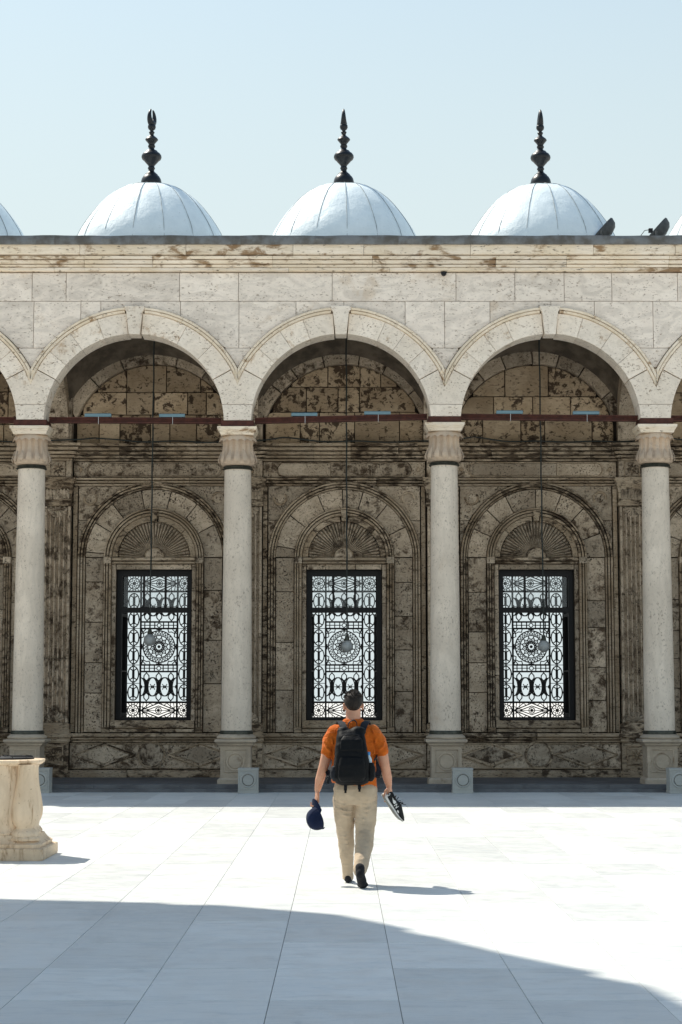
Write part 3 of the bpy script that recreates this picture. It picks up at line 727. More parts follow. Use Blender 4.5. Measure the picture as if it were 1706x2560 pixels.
for pi_, x in enumerate(PX):
    h = 32*KB
    yp = YW-.13
    sh = MB(); z0, z1 = ZB(1806), ZB(1268)
    # fluted shaft: cross-section swept up
    nf = 5; cs = [(x-h, YW+.11), (x-h, yp), (x-h+.035, yp)]
    fw = (2*h-.07)/nf
    for k in range(nf):
        a = x-h+.035+k*fw; cs += [(a+.012, yp), (a+.016, yp+.05), (a+fw/2, yp+.075), (a+fw-.016, yp+.05), (a+fw-.012, yp)]
    cs += [(x+h-.035, yp), (x+h, yp), (x+h, YW+.11)]
    n = len(cs); zsp = [z0, z0+R_(1.0, 1.5), z0+R_(2.4, 3.0), z1]
    sh = MB()
    for a, b in zip(zsp[:1]+[q+.004 for q in zsp[1:-1]], [q-.004 for q in zsp[1:-1]]+zsp[-1:]):
        sh.add([(p, q, a) for p, q in cs]+[(p, q, b) for p, q in cs], [(i, (i+1) % n, n+(i+1) % n, n+i) for i in range(n)]+[tuple(reversed(range(n))), tuple(range(n, 2*n))])
    pil = G(sh, 'pilaster', 'gallery', 30)
    inv = pil.matrix_parent_inverse
    def SP(mb, name, mat='gallery2', smooth=None): return G(mb, name, mat, smooth, parent=pil)
    def box_prof(prof, hh, name, mat='gallery2'):
        m = MB(); vs = []; k = len(prof)
        for o, z_ in prof: vs += [(x-hh-o, YW+.11, z_), (x-hh-o, YW-.13-o, z_), (x+hh+o, YW-.13-o, z_), (x+hh+o, YW+.11, z_)]
        fs = [(q*4+i, q*4+i+1, q*4+5+i, q*4+4+i) for q in range(k-1) for i in range(3)]+[(3, 2, 1, 0), (4*k-4, 4*k-3, 4*k-2, 4*k-1)]
        m.add(vs, fs); return SP(m, name, mat, 30)
    # pedestal with rosette panel
    box_prof([(.07, .10), (.07, ZB(1930)), (.03, ZB(1926)), (.03, ZB(1858))], h, 'pilaster_pedestal', 'gallery2')
    zc = ZB(1888); mb = MB(); q = .2
    for (a, b, c_, d) in ((-q, q, q-.03, q), (-q, q, -q, -q+.03), (-q, -q+.03, -q+.031, q-.031), (q-.03, q, -q+.031, q-.031)):
        mb.prism(rect(x+a, x+b, zc+c_, zc+d), YW-.185, YW-.15, .006)
    SP(mb, 'pedestal_panel_frame'); r = link('rosette', ros, None, pil); r.location = (x, YW-.165, zc)
    box_prof([(.03, ZB(1857)), (.06, ZB(1852)), (.06, ZB(1846)), (.09, ZB(1842)), (.09, ZB(1836)), (.05, ZB(1832)), (.05, ZB(1826)), (.03, ZB(1822)), (.035, ZB(1812)), (.0, ZB(1806.5))], h, 'pilaster_base')
    # shells at the foot and head of the flutes
    for zz, sg in ((z0+.02, 1), (z1-.02, -1)):
        mb = MB(); n = 14
        for k in range(7):
            a = pi*(k+.5)/7; 
            mb.add([(x, yp-.03, zz), (x+.20*cos(a-.2), yp-.004, zz+sg*.2*sin(a-.2)), (x+.215*cos(a), yp-.03, zz+sg*.215*sin(a)), (x+.20*cos(a+.2), yp-.004, zz+sg*.2*sin(a+.2)), (x+.2*cos(a), yp+.03, zz+sg*.2*sin(a))], [(0,1,2), (0,2,3), (1,4,2), (2,4,3)])
        SP(mb, 'flute_shell', 'gallery')
    box_prof([(.0, ZB(1267)), (.03, ZB(1265)), (.035, ZB(1258)), (.01, ZB(1255)), (.015, ZB(1250)), (.03, ZB(1228)), (.045, ZB(1222)), (.05, ZB(1219)), (.07, ZB(1214)), (.075, ZB(1206)), (.10, ZB(1203)), (.105, ZB(1196))], h, 'pilaster_capital')
    mb = MB()
    for k in range(7):
        a = x-h+.02+(2*h-.04)*(k+.5)/7; zc2 = ZB(1250); t2 = ZB(1224)
        mb.add([(a-.03, yp-.02, zc2), (a+.03, yp-.02, zc2), (a+.034, yp-.04, t2-.04), (a, yp-.075, t2), (a-.034, yp-.04, t2-.04), (a, yp-.06, (zc2+t2)/2)], [(0,1,5), (1,2,5), (2,3,5), (3,4,5), (4,0,5)])
    SP(mb, 'capital_leaves', 'gallery')
    box_prof([(.01, ZB(1195.5)), (.01, ZB(1153.5))], h, 'frieze_block', 'gallery')
    zc = (ZB(1195)+ZB(1154))/2; mb = MB(); q = .165
    for (a, b, c_, d) in ((-q, q, q-.02, q), (-q, q, -q, -q+.02), (-q, -q+.02, -q+.021, q-.021), (q-.02, q, -q+.021, q-.021)):
        mb.prism(rect(x+a, x+b, zc+c_, zc+d), YW-.16, YW-.13, .005)
    SP(mb, 'frieze_panel_frame'); r = link('rosette', ros, None, pil); r.location = (x, YW-.145, zc)
    box_prof([(max(o, -.03)-.02, z_) for o, z_ in cornice_prof()], h, 'pilaster_cornice')
    z_ = ZB(1111)
    while z_ < 9.3:
        z2 = z_+R_(.35, .6); SP(MB().prism(rect(x-h-.01, x+h+.01, z_+.004, z2-.004), YW-.15+R_(-.005, .005), YW+.1, .008), 'pier_stone', 'gallery'); z_ = z2

# --- windows: black frame with three panes over open casements, wrought fretwork on the outer face
def stroke(mb, pts, w, y0, y1, closed=False):
    n = len(pts); seg = n if closed else n-1
    for i in range(seg):
        p, q = pts[i], pts[(i+1) % n]; dx, dz = q[0]-p[0], q[1]-p[1]; L = sqrt(dx*dx+dz*dz)
        if L < 1e-6: continue
        ux, uz = dx/L, dz/L; e = w*.28; nx, nz = -uz*w/2, ux*w/2
        a = (p[0]-ux*e, p[1]-uz*e); b = (q[0]+ux*e, q[1]+uz*e)
        vs = []
        for y in (y0, y1): vs += [(a[0]-nx, y, a[1]-nz), (b[0]-nx, y, b[1]-nz), (b[0]+nx, y, b[1]+nz), (a[0]+nx, y, a[1]+nz)]
        mb.add(vs, [(0,1,2,3), (7,6,5,4), (0,4,5,1), (1,5,6,2), (2,6,7,3), (3,7,4,0)])
def ell(cx, cz, rx, rz, n=20, a0=0, a1=2*pi): return [(cx+rx*cos(a0+(a1-a0)*k/n), cz+rz*sin(a0+(a1-a0)*k/n)) for k in range(n+(0 if abs(a1-a0-2*pi) < 1e-6 else 1))]
YG = 40.47; KG = .008575
def fret(fn, name):
    raw = []
    def st(pts, w, closed=False): raw.append((pts, w, closed))
    fn(st); mb = MB()
    for i, (pts, w, cl) in enumerate(raw):
        e = (i % 7)*.0006
        stroke(mb, [(p[0]*KG, p[1]*KG) for p in pts], (w*.96+.2)*KG, -.02-e, .02+e, cl)
    me = mb.mesh(name); me.materials.append(M['iron']); return me
def ros_small(st, cx, cz, r):
    st(ell(cx, cz, r, r, 18), 2.4, True); st(ell(cx, cz, 2.4, 2.4, 8), 3.6, True)
    for k in range(8):
        a = 2*pi*k/8; st([(cx+3*cos(a), cz+3*sin(a)), (cx+.52*r*cos(a), cz+.52*r*sin(a))], 1.2)
        b0, b1 = a-pi/8, a+pi/8
        st([(cx+.52*r*cos(a), cz+.52*r*sin(a)), (cx+.82*r*cos(b1), cz+.82*r*sin(b1))], 1.2); st([(cx+.52*r*cos(a), cz+.52*r*sin(a)), (cx+.82*r*cos(b0), cz+.82*r*sin(b0))], 1.2)
        st([(cx+.82*r*cos(b1), cz+.82*r*sin(b1)), (cx+r*cos(b1), cz+r*sin(b1))], 1.2)
    for k in range(16):
        a = 2*pi*(k+.5)/16; m_ = max(abs(cos(a)), abs(sin(a))); q = 17.5/m_
        st([(cx+r*cos(a), cz+r*sin(a)), (cx+q*cos(a), cz+q*sin(a))], 1.5)
def f_border(st):
    for u in (-46, 46): st([(u, -178), (u, 178)], 4.6)
    for u in (-81.5, 81.5): st([(u, -180), (u, 180)], 5)
    for v in (-179, 179): st([(-82, v), (82, v)], 5)
    for v in (-138.5, 138.5): st([(-80, v), (80, v)], 5.0)
    for v in (-62, 62, -45.5, 45.5): st([(-46, v), (46, v)], 4.2)
def f_side(st):
    for sx in (-1, 1):
        cx = sx*63.5
        for k in range(6):
            cz = -114+45.6*k
            st(ell(cx, cz, 13.2, 19.5, 18), 2.6, True); st([(cx, cz-10), (cx, cz+10)], 6.0); st([(cx, cz-19), (cx, cz+19)], 2.4)
            for a in (-1, 1):
                for b in (-1, 1): st([(cx+a*1.5, cz+b*9), (cx+a*5, cz+b*11.5), (cx+a*9.5, cz+b*14)], 2.3)
                st([(cx+a*13, cz), (cx+a*17, cz)], 5)
            if k < 5:
                z_ = cz+22.8; st([(cx-17, z_), (cx+17, z_)], 1.5)
                for a in (-1, 1): st([(cx+a*5, z_-5), (cx-a*5, z_+5)], 1.5)
        for zz in (-158.5, 158.5): ros_small(st, cx, zz, 14)
def f_lozenge(st):
    for zz in (-158.5, 158.5):
        st([(-44, zz), (0, zz+18), (44, zz), (0, zz-18)], 2.6, True); st([(-30, zz), (0, zz+11), (30, zz), (0, zz-11)], 2.2, True)
        st([(-44, zz), (44, zz)], 1.6); st(ell(0, zz, 7.5, 7.5, 14), 1.6, True); st(ell(0, zz, 2, 2, 6), 3.2, True)
        for k in range(8): a = 2*pi*k/8; st([(0, zz), (7.5*cos(a), zz+7.5*sin(a))], 1.0)
        for a in (-1, 1):
            for b in (-1, 1):
                st([(a*44, zz), (a*22, zz+b*17)], 1.8); st([(a*40, zz+b*2), (a*38, zz+b*17)], 1.6); st([(a*34, zz+b*5), (a*45, zz+b*10)], 1.4)
                st([(a*30, zz+b*7), (a*30, zz+b*17)], 1.4); st([(a*14, zz+b*13), (a*20, zz+b*17)], 1.6); st([(a*8, zz+b*15), (a*8, zz+b*18)], 1.4); st([(a*26, zz+b*3), (a*34, zz+b*3)], 1.3)
def f_plants(st):
    for sg in (-1, 1):
        mid = sg*100.0
        for x in (-30.5, 0, 30.5):
            for t_ in range(6):
                a, b = -15+5*t_, -10+5*t_; st([(x, mid+a), (x, mid+b)], 6.2+abs((a+b)/2)*.16)
            for d in (-1, 1):
                st([(x, mid+d*14), (x-6.5, mid+d*22), (x-6, mid+d*28), (x, mid+d*35)], 2.4); st([(x, mid+d*14), (x+6.5, mid+d*22), (x+6, mid+d*28), (x, mid+d*35)], 2.4)
                st([(x-3, mid+d*14), (x-7, mid+d*20), (x-11, mid+d*22)], 2.0); st([(x+3, mid+d*14), (x+7, mid+d*20), (x+11, mid+d*22)], 2.0)
        for x in (-45.7, -15.25, 15.25, 45.7):
            a0, a1 = (0, 2*pi) if abs(x) < 40 else ((-pi/2, pi/2) if x < 0 else (pi/2, 3*pi/2))
            st(ell(x, mid, 11.3, 23, 22, a0, a1), 2.4, abs(x) < 40)
            if abs(x) < 40:
                st([(x-12, mid), (x+12, mid)], 1.8); st(ell(x, mid, 2.6, 2.6, 8), 2.0, True)
                for a in (-1, 1):
                    for b in (-1, 1): st([(x+a*3, mid+b*2), (x+a*5.5, mid+b*6.5)], 1.8)
                for d in (-1, 1): st([(x-5, mid+d*22.5), (x+5, mid+d*22.5)], 2.6)
            else:
                e = 1 if x < 0 else -1; st([(x, mid), (x+e*10, mid)], 1.8); st([(x, mid-6), (x+e*4, mid-2), (x, mid), (x+e*4, mid+2), (x, mid+6)], 1.6)
    for sg in (-1, 1):
        zz = sg*53.7; st([(-45, zz), (-5, zz)], 2.0); st([(45, zz), (5, zz)], 2.0); st(ell(0, zz, 5, 5, 10), 1.8, True)
        for k in (-36, -23.5, -11, 11, 23.5, 36): st([(k, zz-7), (k, zz+7)], 2.4)
def f_rose(st):
    st(ell(0, 0, 39.5, 39.5, 40), 2.8, True); st(ell(0, 0, 28, 28, 32), 2.4, True); st(ell(0, 0, 30.8, 30.8, 32), 1.1, True)
    st(ell(0, 0, 8.5, 8.5, 14), 1.9, True); st(ell(0, 0, 2.2, 2.2, 8), 3.2, True)
    n = 30
    for k in range(n):
        a0, a1 = 2*pi*k/n, 2*pi*(k+.5)/n; a2 = 2*pi*(k+1)/n
        st([(31*cos(a0), 31*sin(a0)), (39*cos(a1), 39*sin(a1)), (31*cos(a2), 31*sin(a2))], 1.4)
    for k in range(12):
        a = 2*pi*k/12; b = pi/12
        st([(8.5*cos(a+b), 8.5*sin(a+b)), (18*cos(a), 18*sin(a)), (23.5*cos(a+b), 23.5*sin(a+b)), (28*cos(a+b), 28*sin(a+b))], 2.2)
        st([(8.5*cos(a+b), 8.5*sin(a+b)), (18*cos(a+2*b), 18*sin(a+2*b)), (23.5*cos(a+b), 23.5*sin(a+b))], 2.2)
        st([(12*cos(a+b), 12*sin(a+b)), (18.5*cos(a+b), 18.5*sin(a+b))], 1.5)
    for a in (-1, 1):
        st([(a*39, 0), (a*45, 0)], 4); st([(0, a*39), (0, a*44)], 4); st([(-6, a*43), (6, a*43)], 3); st([(a*43, -6), (a*43, 6)], 3)
        for b in (-1, 1):
            st([(a*45, b*22), (a*38, b*25), (a*39, b*33), (a*31, b*37), (a*24, b*36), (a*22, b*44)], 2.2); st([(a*39, b*33), (a*44, b*43)], 3.2); st([(a*44, b*32), (a*34, b*43)], 2.0)
frets = [(fret(f_border, 'grille_border'), 'grille_border'), (fret(f_side, 'grille_side_ovals'), 'grille_side_ovals'), (fret(f_lozenge, 'grille_lozenge_panels'), 'grille_lozenge_panels'),
         (fret(f_plants, 'grille_palmette_panels'), 'grille_palmette_panels'), (fret(f_rose, 'grille_rose_panel'), 'grille_rose_panel')]
for bi in range(5):
    c = bay_c(bi); mb = MB(); yf0, yf1 = YW+.20, YW+.30; fw = .10
    z0, z1 = WZ0+.004, WZ1-.004; xa, xb = c-WX+.004, c+WX-.004
    zt0, zt1 = ZB(1530.5), ZB(1517.5)
    mb.box(xa, xa+fw, yf0, yf1, z0, z1); mb.box(xb-fw, xb, yf0, yf1, z0, z1); mb.box(xa+fw, xb-fw, yf0, yf1, z1-.125, z1); mb.box(xa+fw, xb-fw, yf0, yf1, z0, z0+.055)
    mb.box(xa+fw, xb-fw, yf0-.01, yf1, zt0, zt1)
    fr = G(mb, 'window', 'iron')
    w = (xb-xa-2*fw)/3
    for k in (1, 2): G(MB().box(xa+fw+k*w-.022, xa+fw+k*w+.022, yf0+.01, yf1-.01, zt1, z1-.125), 'glazing_bar', 'iron', parent=fr)
    for k in range(3):
        p = xa+fw+k*w; q = MB().box(p+.03, p+w-.03, yf0+.045, yf0+.052, zt1+.012, z1-.14); G(q, 'pane', 'glass', parent=fr)
    # casements folded back into the reveal
    for sg in (-1, 1):
        xh = c+sg*(WX-.035-fw*.4); m2 = MB(); ang = radians(4)*sg
        x0 = xh; L = .62; xe = xh-sg*.055
        for (a, b, s0, s1) in ((z0+.06, zt0-.005, 0, .06), (z0+.06, zt0-.005, .56, .62), (z0+.06, z0+.14, .06, .56), (zt0-.07, zt0-.005, .06, .56), (z0+1.0, z0+1.03, .06, .56)):
            for_ = [(x0+(xe-x0)*s0/L, yf1+.01+s0), (x0+(xe-x0)*s1/L, yf1+.01+s1)]
            (xA, yA), (xB, yB) = for_; t = .02
            m2.add([(xA-t, yA, a), (xA+t, yA, a), (xB+t, yB, a), (xB-t, yB, a), (xA-t, yA, b), (xA+t, yA, b), (xB+t, yB, b), (xB-t, yB, b)], [(0,3,2,1), (4,5,6,7), (0,1,5,4), (1,2,6,5), (2,3,7,6), (3,0,4,7)])
        G(m2, 'casement', 'iron', parent=fr)
    m3 = MB()
    for sg in (-1, 1): m3.box(*sorted((c+sg*.69, c+sg*(WX-.003))), 40.36, 40.52, WZ0+.002, WZ1-.002)
    m3.box(c-.6895, c+.6895, 40.36, 40.52, WZ0+.003, 1.31); m3.box(c-.6895, c+.6895, 40.36, 40.52, 4.385, WZ1-.003)
    G(m3, 'outer_frame', 'iron', parent=fr)
    for me, nm in frets:
        o = link(nm, me, None, fr); o.location = (c, YG, 2.844)
    

# ---------------------------------------------------------------- columns
def frame_sq(mb, x, z, q, w, y0, y1, qz=None):
    qz = qz or q
    for (a, b, c_, d) in ((-q, q, qz-w, qz), (-q, q, -qz, -qz+w), (-q, -q+w, -qz+w+.0005, qz-w-.0005), (q-w, q, -qz+w+.0005, qz-w-.0005)):
        mb.prism(rect(x+a, x+b, z+c_, z+d), y0, y1, .004)
def column(x, dz, label):
    t = thing('marble_column', label, 'column', (x, 36.0, .12), 'columns of the arcade')
    def L(mb, name, mat, smooth=None, parent=None): return mb.build(name, mat, parent or t, smooth)
    o = -.12                                           # local z origin on the gallery floor
    ped = MB().box(-.285, .285, -.285, .285, .242+o, .832+o)
    ped = L(ped, 'pedestal', 'pedestal')
    L(MB().add([(-.34, -.34, 0), (.34, -.34, 0), (.34, .34, 0), (-.34, .34, 0), (-.335, -.335, .09), (.335, -.335, .09), (.335, .335, .09), (-.335, .335, .09), (-.30, -.30, .121), (.30, -.30, .121), (.30, .30, .121), (-.30, .30, .121)],
               [(3,2,1,0), (0,1,5,4), (1,2,6,5), (2,3,7,6), (3,0,4,7), (4,5,9,8), (5,6,10,9), (6,7,11,10), (7,4,8,11), (8,9,10,11)]), 'plinth', 'pedestal', parent=ped)
    mb = MB(); frame_sq(mb, 0, .56+o, .215, .018, -.300, -.28); L(mb, 'panel_frame', 'pedestal', parent=ped)
    L(MB().arch([(.150, -.28), (.150, -.298), (.160, -.303), (.170, -.298), (.172, -.28)], 0, .545+o, 0, 2*pi*.9995, 36), 'panel_ring', 'pedestal', 40, ped)
    L(MB().prism(ringpts(0, .545+o, .128, 0, 2*pi*27/28, 27), -.297, -.28, .007), 'panel_roundel', 'pedestal', parent=ped)
    prof = [(.30, .833), (.305, .845), (.33, .86), (.335, .885), (.365, .90), (.388, .915), (.392, .945), (.385, .962), (.345, .968)]
    vs = []; k = len(prof)
    for r, z_ in prof: vs += [(-r, -r, z_+o), (r, -r, z_+o), (r, r, z_+o), (-r, r, z_+o)]
    L(MB().add(vs, [(q*4+i, q*4+(i+1) % 4, q*4+4+(i+1) % 4, q*4+4+i) for q in range(k-1) for i in range(4)]+[(3,2,1,0), (4*k-4, 4*k-3, 4*k-2, 4*k-1)]), 'pedestal_cap', 'pedestal', 25, ped)
    L(MB().lathe([(.30, .967+o), (.365, .972+o), (.378, .995+o), (.365, 1.02+o), (.34, 1.035+o), (.325, 1.052+o), (.30, 1.06+o)], 40), 'base_torus', 'pedestal', 40)
    L(MB().lathe([(.30, 1.058+o), (.315, 1.062+o), (.318, 1.10+o), (.305, 1.126+o), (.28, 1.128+o)], 40), 'base_ring', 'bronze', 40)
    hs = 6.125+dz; sp = []
    for q in range(13):
        t_ = q/12; sp.append((.291-.034*t_**1.35, 1.12+(hs-1.12)*t_+o))
    L(MB().lathe(sp, 48), 'shaft', 'column', 60)
    L(MB().lathe([(.25, 6.12+o+dz), (.282, 6.123+o+dz), (.298, 6.138+o+dz), (.286, 6.150+o+dz), (.272, 6.156+o+dz), (.284, 6.172+o+dz), (.27, 6.19+o+dz), (.25, 6.20+o+dz)], 40), 'neck_ring', 'bronze', 40)
    # bell of the capital: drooping leaves
    prof = [(.27, 6.20), (.315, 6.222), (.335, 6.25), (.36, 6.29), (.362, 6.335), (.345, 6.38), (.322, 6.43), (.304, 6.49), (.295, 6.55), (.290, 6.61), (.297, 6.655), (.30, 6.70)]
    def mod(r, z_, a):
        t_ = (z_-6.20)/.5; w = abs(sin(7*a)); amp = .075*min(1, max(0, (t_-.06)*5))*(1-.4*t_)
        return r-amp*(1-w)**1.6+.005*cos(42*a)*(t_ > .25), z_+o+dz
    cap = L(MB().lathe([(r, z_) for r, z_ in prof], 128, mod=mod), 'capital', 'capital', 70)
    n = 14; lf = MB()
    for q in range(n):                                  # rounded leaf tips on the belly
        a = 2*pi*(q+.5)/n; ca, sa = cos(a), sin(a); tx, ty = -sa, ca
        row = []
        for (w, r, z_) in ((.010, .318, 6.47), (.030, .338, 6.415), (.050, .362, 6.36), (.055, .376, 6.30), (.038, .365, 6.262), (.0, .345, 6.245)):
            row.append([(ca*r+tx*w*s_, sa*r+ty*w*s_, z_+o+dz) if abs(s_) > .1 else (ca*(r+.014), sa*(r+.014), z_+o+dz) for s_ in (-1, 0, 1)])
        vs = [p for r_ in row for p in r_]; lf.add(vs, [(i*3+j, i*3+j+1, i*3+j+4, i*3+j+3) for i in range(5) for j in range(2)])
    L(lf, 'leaf_tips', 'capital', 60, cap)
    lip = [(.29, 6.70), (.325, 6.705), (.352, 6.70), (.366, 6.69), (.352, 6.72), (.335, 6.745), (.31, 6.772), (.28, 6.776)]
    def mod2(r, z_, a):
        k_ = max(0, (r-.30)/.066); return r+.014*k_*cos(16*a), z_+o+dz-(.045*k_*(1-abs(sin(8*a)))**1.0)*(z_ < 6.73)
    L(MB().lathe(lip, 120, mod=mod2), 'capital_lip', 'capital', 50, cap)
    prof = [(.315, 6.777), (.32, 6.79), (.335, 6.83), (.352, 6.846), (.356, 6.866), (.375, 6.878), (.378, 6.93)]
    vs = []; k = len(prof)
    for r, z_ in prof: vs += [(-r, -r, z_+o+dz), (r, -r, z_+o+dz), (r, r, z_+o+dz), (-r, r, z_+o+dz)]
    L(MB().add(vs, [(q*4+i, q*4+(i+1) % 4, q*4+4+(i+1) % 4, q*4+4+i) for q in range(k-1) for i in range(4)]+[(3,2,1,0), (4*k-4, 4*k-3, 4*k-2, 4*k-1)]), 'abacus', 'warm', 25)
    return t
labs = ['pale speckled marble column behind the ochre wellhead at the left', 'pale marble column between the left window and the middle window',
        'pale marble column right of the walking man, between the middle and right windows', 'pale marble column at the right edge of the photo']
for i in range(4): column(CX[i+1], CDZ[i+1], labs[i])

# ---------------------------------------------------------------- tie rods, blue light fittings, hanging lamps
tl = ['red oxide iron tie beam entering the arch at the left edge', 'red oxide iron tie beam across the left full arch', 'red oxide iron tie beam across the middle arch', 'red oxide iron tie beam across the right full arch', 'red oxide iron tie beam in the arch cut off at the right edge']
for i in range(5):
    xa, xb = CX[i]+.325, CX[i+1]-.325; mb = MB()
    za, zb2 = 7.032+CDZ[i], 7.032+CDZ[i+1]
    def slopebox(y0, y1, h0, h1): mb.add([(xa, y0, za+h0), (xb, y0, zb2+h0), (xb, y1, zb2+h0), (xa, y1, za+h0), (xa, y0, za+h1), (xb, y0, zb2+h1), (xb, y1, zb2+h1), (xa, y1, za+h1)],
                                              [(0,3,2,1), (4,5,6,7), (0,1,5,4), (1,2,6,5), (2,3,7,6), (3,0,4,7)])
    slopebox(35.94, 36.06, 0, .022); slopebox(35.985, 36.015, .022, .09); slopebox(35.938, 36.062, .09, .11)
    t = thing('tie_beam', tl[i], 'beam', ((xa+xb)/2, 36, (za+zb2)/2), 'iron tie beams of the arcade')
    o = mb.build('beam', 'red', t); o.matrix_parent_inverse = Matrix.Translation((-(xa+xb)/2, -36, -(za+zb2)/2))
fx = [(-4.953, -4.443, 1, 'left fitting on the left arch beam'), (-3.514, -3.018, 1, 'right fitting on the left arch beam'), (-.96, -.457, 2, 'left fitting on the middle arch beam'),
      (.449, .96, 2, 'right fitting on the middle arch beam'), (3.003, 3.514, 3, 'left fitting on the right arch beam'), (4.482, 4.993, 3, 'right fitting on the right arch beam')]
for x0, x1, b, lb in fx:
    xm = (x0+x1)/2; zt = 7.142+CDZ[b]+(CDZ[b+1]-CDZ[b])*(xm-CX[b])/(CX[b+1]-CX[b])
    t = thing('light_fitting', 'slim pale blue light fitting, the '+lb, 'light fitting', (xm, 36, zt), 'blue light fittings on the beams')
    w = (x1-x0)/2
    b_ = MB().add([(-w, -.05, .012), (w, -.05, .012), (w, .05, .012), (-w, .05, .012), (-w, -.055, .066), (w, -.055, .066), (w, .055, .066), (-w, .055, .066), (-w+.01, -.03, .08), (w-.01, -.03, .08), (w-.01, .03, .08), (-w+.01, .03, .08)],
                  [(3,2,1,0), (0,1,5,4), (1,2,6,5), (2,3,7,6), (3,0,4,7), (4,5,9,8), (5,6,10,9), (6,7,11,10), (7,4,8,11), (8,9,10,11)])
    b_.build('housing', 'blue', t)
    MB().box(-w+.03, w-.03, -.04, .04, 0, .012).build('mounting_foot', 'iron', t)
    MB().box(.012, .018, -.067, -.064, -.14, .01).build('hanging_tag', 'white', t)
lamps = [(-3.828, 2.90, 'frosted globe lamp on a long cable in the left arch'), (.12, 2.775, 'frosted globe lamp on a long cable above the man'), (4.058, 2.775, 'frosted globe lamp on a long cable in the right arch')]
for q, (x, z_, lb) in enumerate(lamps):
    t = thing('hanging_lamp', lb, 'lamp', (x, 37.7, z_), 'globe lamps hung in the arches'); dx = [.03, -.015, -.03][q]
    Rg = .122
    MB().lathe([(Rg*sin(pi*k/20)+.0001, -Rg*cos(pi*k/20)) for k in range(1, 19)], 32).build('globe', 'globe', t, 60)
    MB().lathe([(.03, .22), (.035, .20), (.045, .17), (.05, .13), (.055, .105), (.05, .10)], 20).build('lamp_cap', 'bronze', t, 40)
    top = 9.39-z_
    pts = [(0, 0, .22)]+[(dx*k/16+.006*sin(k*2.1), .004*cos(k*1.7), .22+(top-.22)*k/16) for k in range(1, 17)]
    MB().tube(pts, .0155, 8).build('cable', 'cable', t, 60)

# ---------------------------------------------------------------- domes and finials
def dome(x, label, crescent, zt=12.21, mid=True):
    t = thing('dome', label, 'dome', (x, 37.7, 10.57), 'white domes on the gallery roof')
    nseg = 16; zt_ = zt-10.57
    key = [(r, d) for r, d in [(0.0, 0), (.20, .012), (.40, .05), (.60, .115), (.78, .22), (.94, .352), (1.08, .50), (1.21, .665), (1.325, .83), (1.425, .99), (1.51, 1.16), (1.58, 1.35), (1.61, 1.56)]]
    def prof_at(r):
        for (r0, d0), (r1, d1) in zip(key[:-1], key[1:]):
            if r <= r1: return zt_-(d0+(d1-d0)*(r-r0)/(r1-r0))
        return zt_-1.56
    prof = [(1.70, 0.0), (1.70, .05), (1.66, .07)]+[(r, zt_-d) for r, d in reversed(key) if r > .1]
    off = R_(0, .3)
    def mod(r, z_, a): return r*(1-.005*(1-abs(sin(nseg/2*(a-off)))))+.006*sin(3*a+z_*2), z_+.004*sin(5*a)
    sh = MB().lathe(prof, 160, mod=mod).build('dome_shell', 'dome', t, 60)
    for k in range(nseg):
        a = 2*pi*k/nseg+off
        pts = []
        for q in range(0, 20):
            r = 1.60-(1.60-.22)*q/19; aa = a+.002*sin(q*1.3+k); pts.append((r*cos(aa), r*sin(aa), prof_at(r)+.004))
        MB().tube(pts, .0065, 5).build('dome_seam', 'seam', sh, 60)
    rr = .56
    MB().tube([(rr*cos(2*pi*k/48), rr*sin(2*pi*k/48), prof_at(rr)+.006+.004*sin(k)) for k in range(49)], .006, 5, False).build('dome_seam', 'seam', sh, 60)
    s = .00081                                          # finial drawn in its own units, base at 2170
    pr = [(255, 2172), (262, 2150), (258, 2080), (240, 2010), (205, 1950), (165, 1915), (160, 1895), (150, 1890), (110, 1850), (75, 1815), (72, 1770), (92, 1745), (92, 1725), (75, 1700), (78, 1670), (110, 1630), (165, 1570), (172, 1555), (235, 1500), (255, 1450), (248, 1400), (215, 1350), (165, 1318), (155, 1300), (140, 1280), (80, 1250), (66, 1215), (90, 1180), (92, 1150), (75, 1130), (80, 1100), (110, 1060), (160, 1000), (163, 985), (140, 950), (120, 935), (75, 895), (50, 870), (55, 840), (74, 805), (70, 790), (42, 765), (45, 750), (85, 715), (102, 665), (95, 615), (60, 575), (30, 560)]
    fin = MB().lathe([(r*s, zt-10.57+(2172-y)*s) for r, y in pr], 32).build('finial', 'finial', t, 40)
    zc = zt-10.57+(2172-560)*s
    mb = MB(); ro, n = .118, 24; pts = []; rad = []
    for k in range(n+1):
        u = -1+2*k/n; a = -pi/2+u*radians(158)
        pts.append((ro*.86*cos(a), 0, zc+.115+ro*1.05*sin(a)+.055*abs(u)**3)); rad.append(.012+.058*(1-abs(u))**.7)
    mb.tube(pts, rad, 10); cr = mb.build('crescent', 'finial', fin, 60)
    cr.rotation_euler = (0, 0, crescent)
    return t
dome(-7.95, 'white dome partly cut off by the left edge', radians(80))
dome(-3.893, 'white lead dome whose black finial ends in an open crescent', radians(66))
dome(.057, 'white lead dome with black finial directly above the middle arch', radians(88))
dome(4.098, 'white lead dome with black finial beside the roof floodlight', radians(92), 12.195)
dome(8.16, 'white dome barely entering at the right edge behind a floodlight', radians(85))

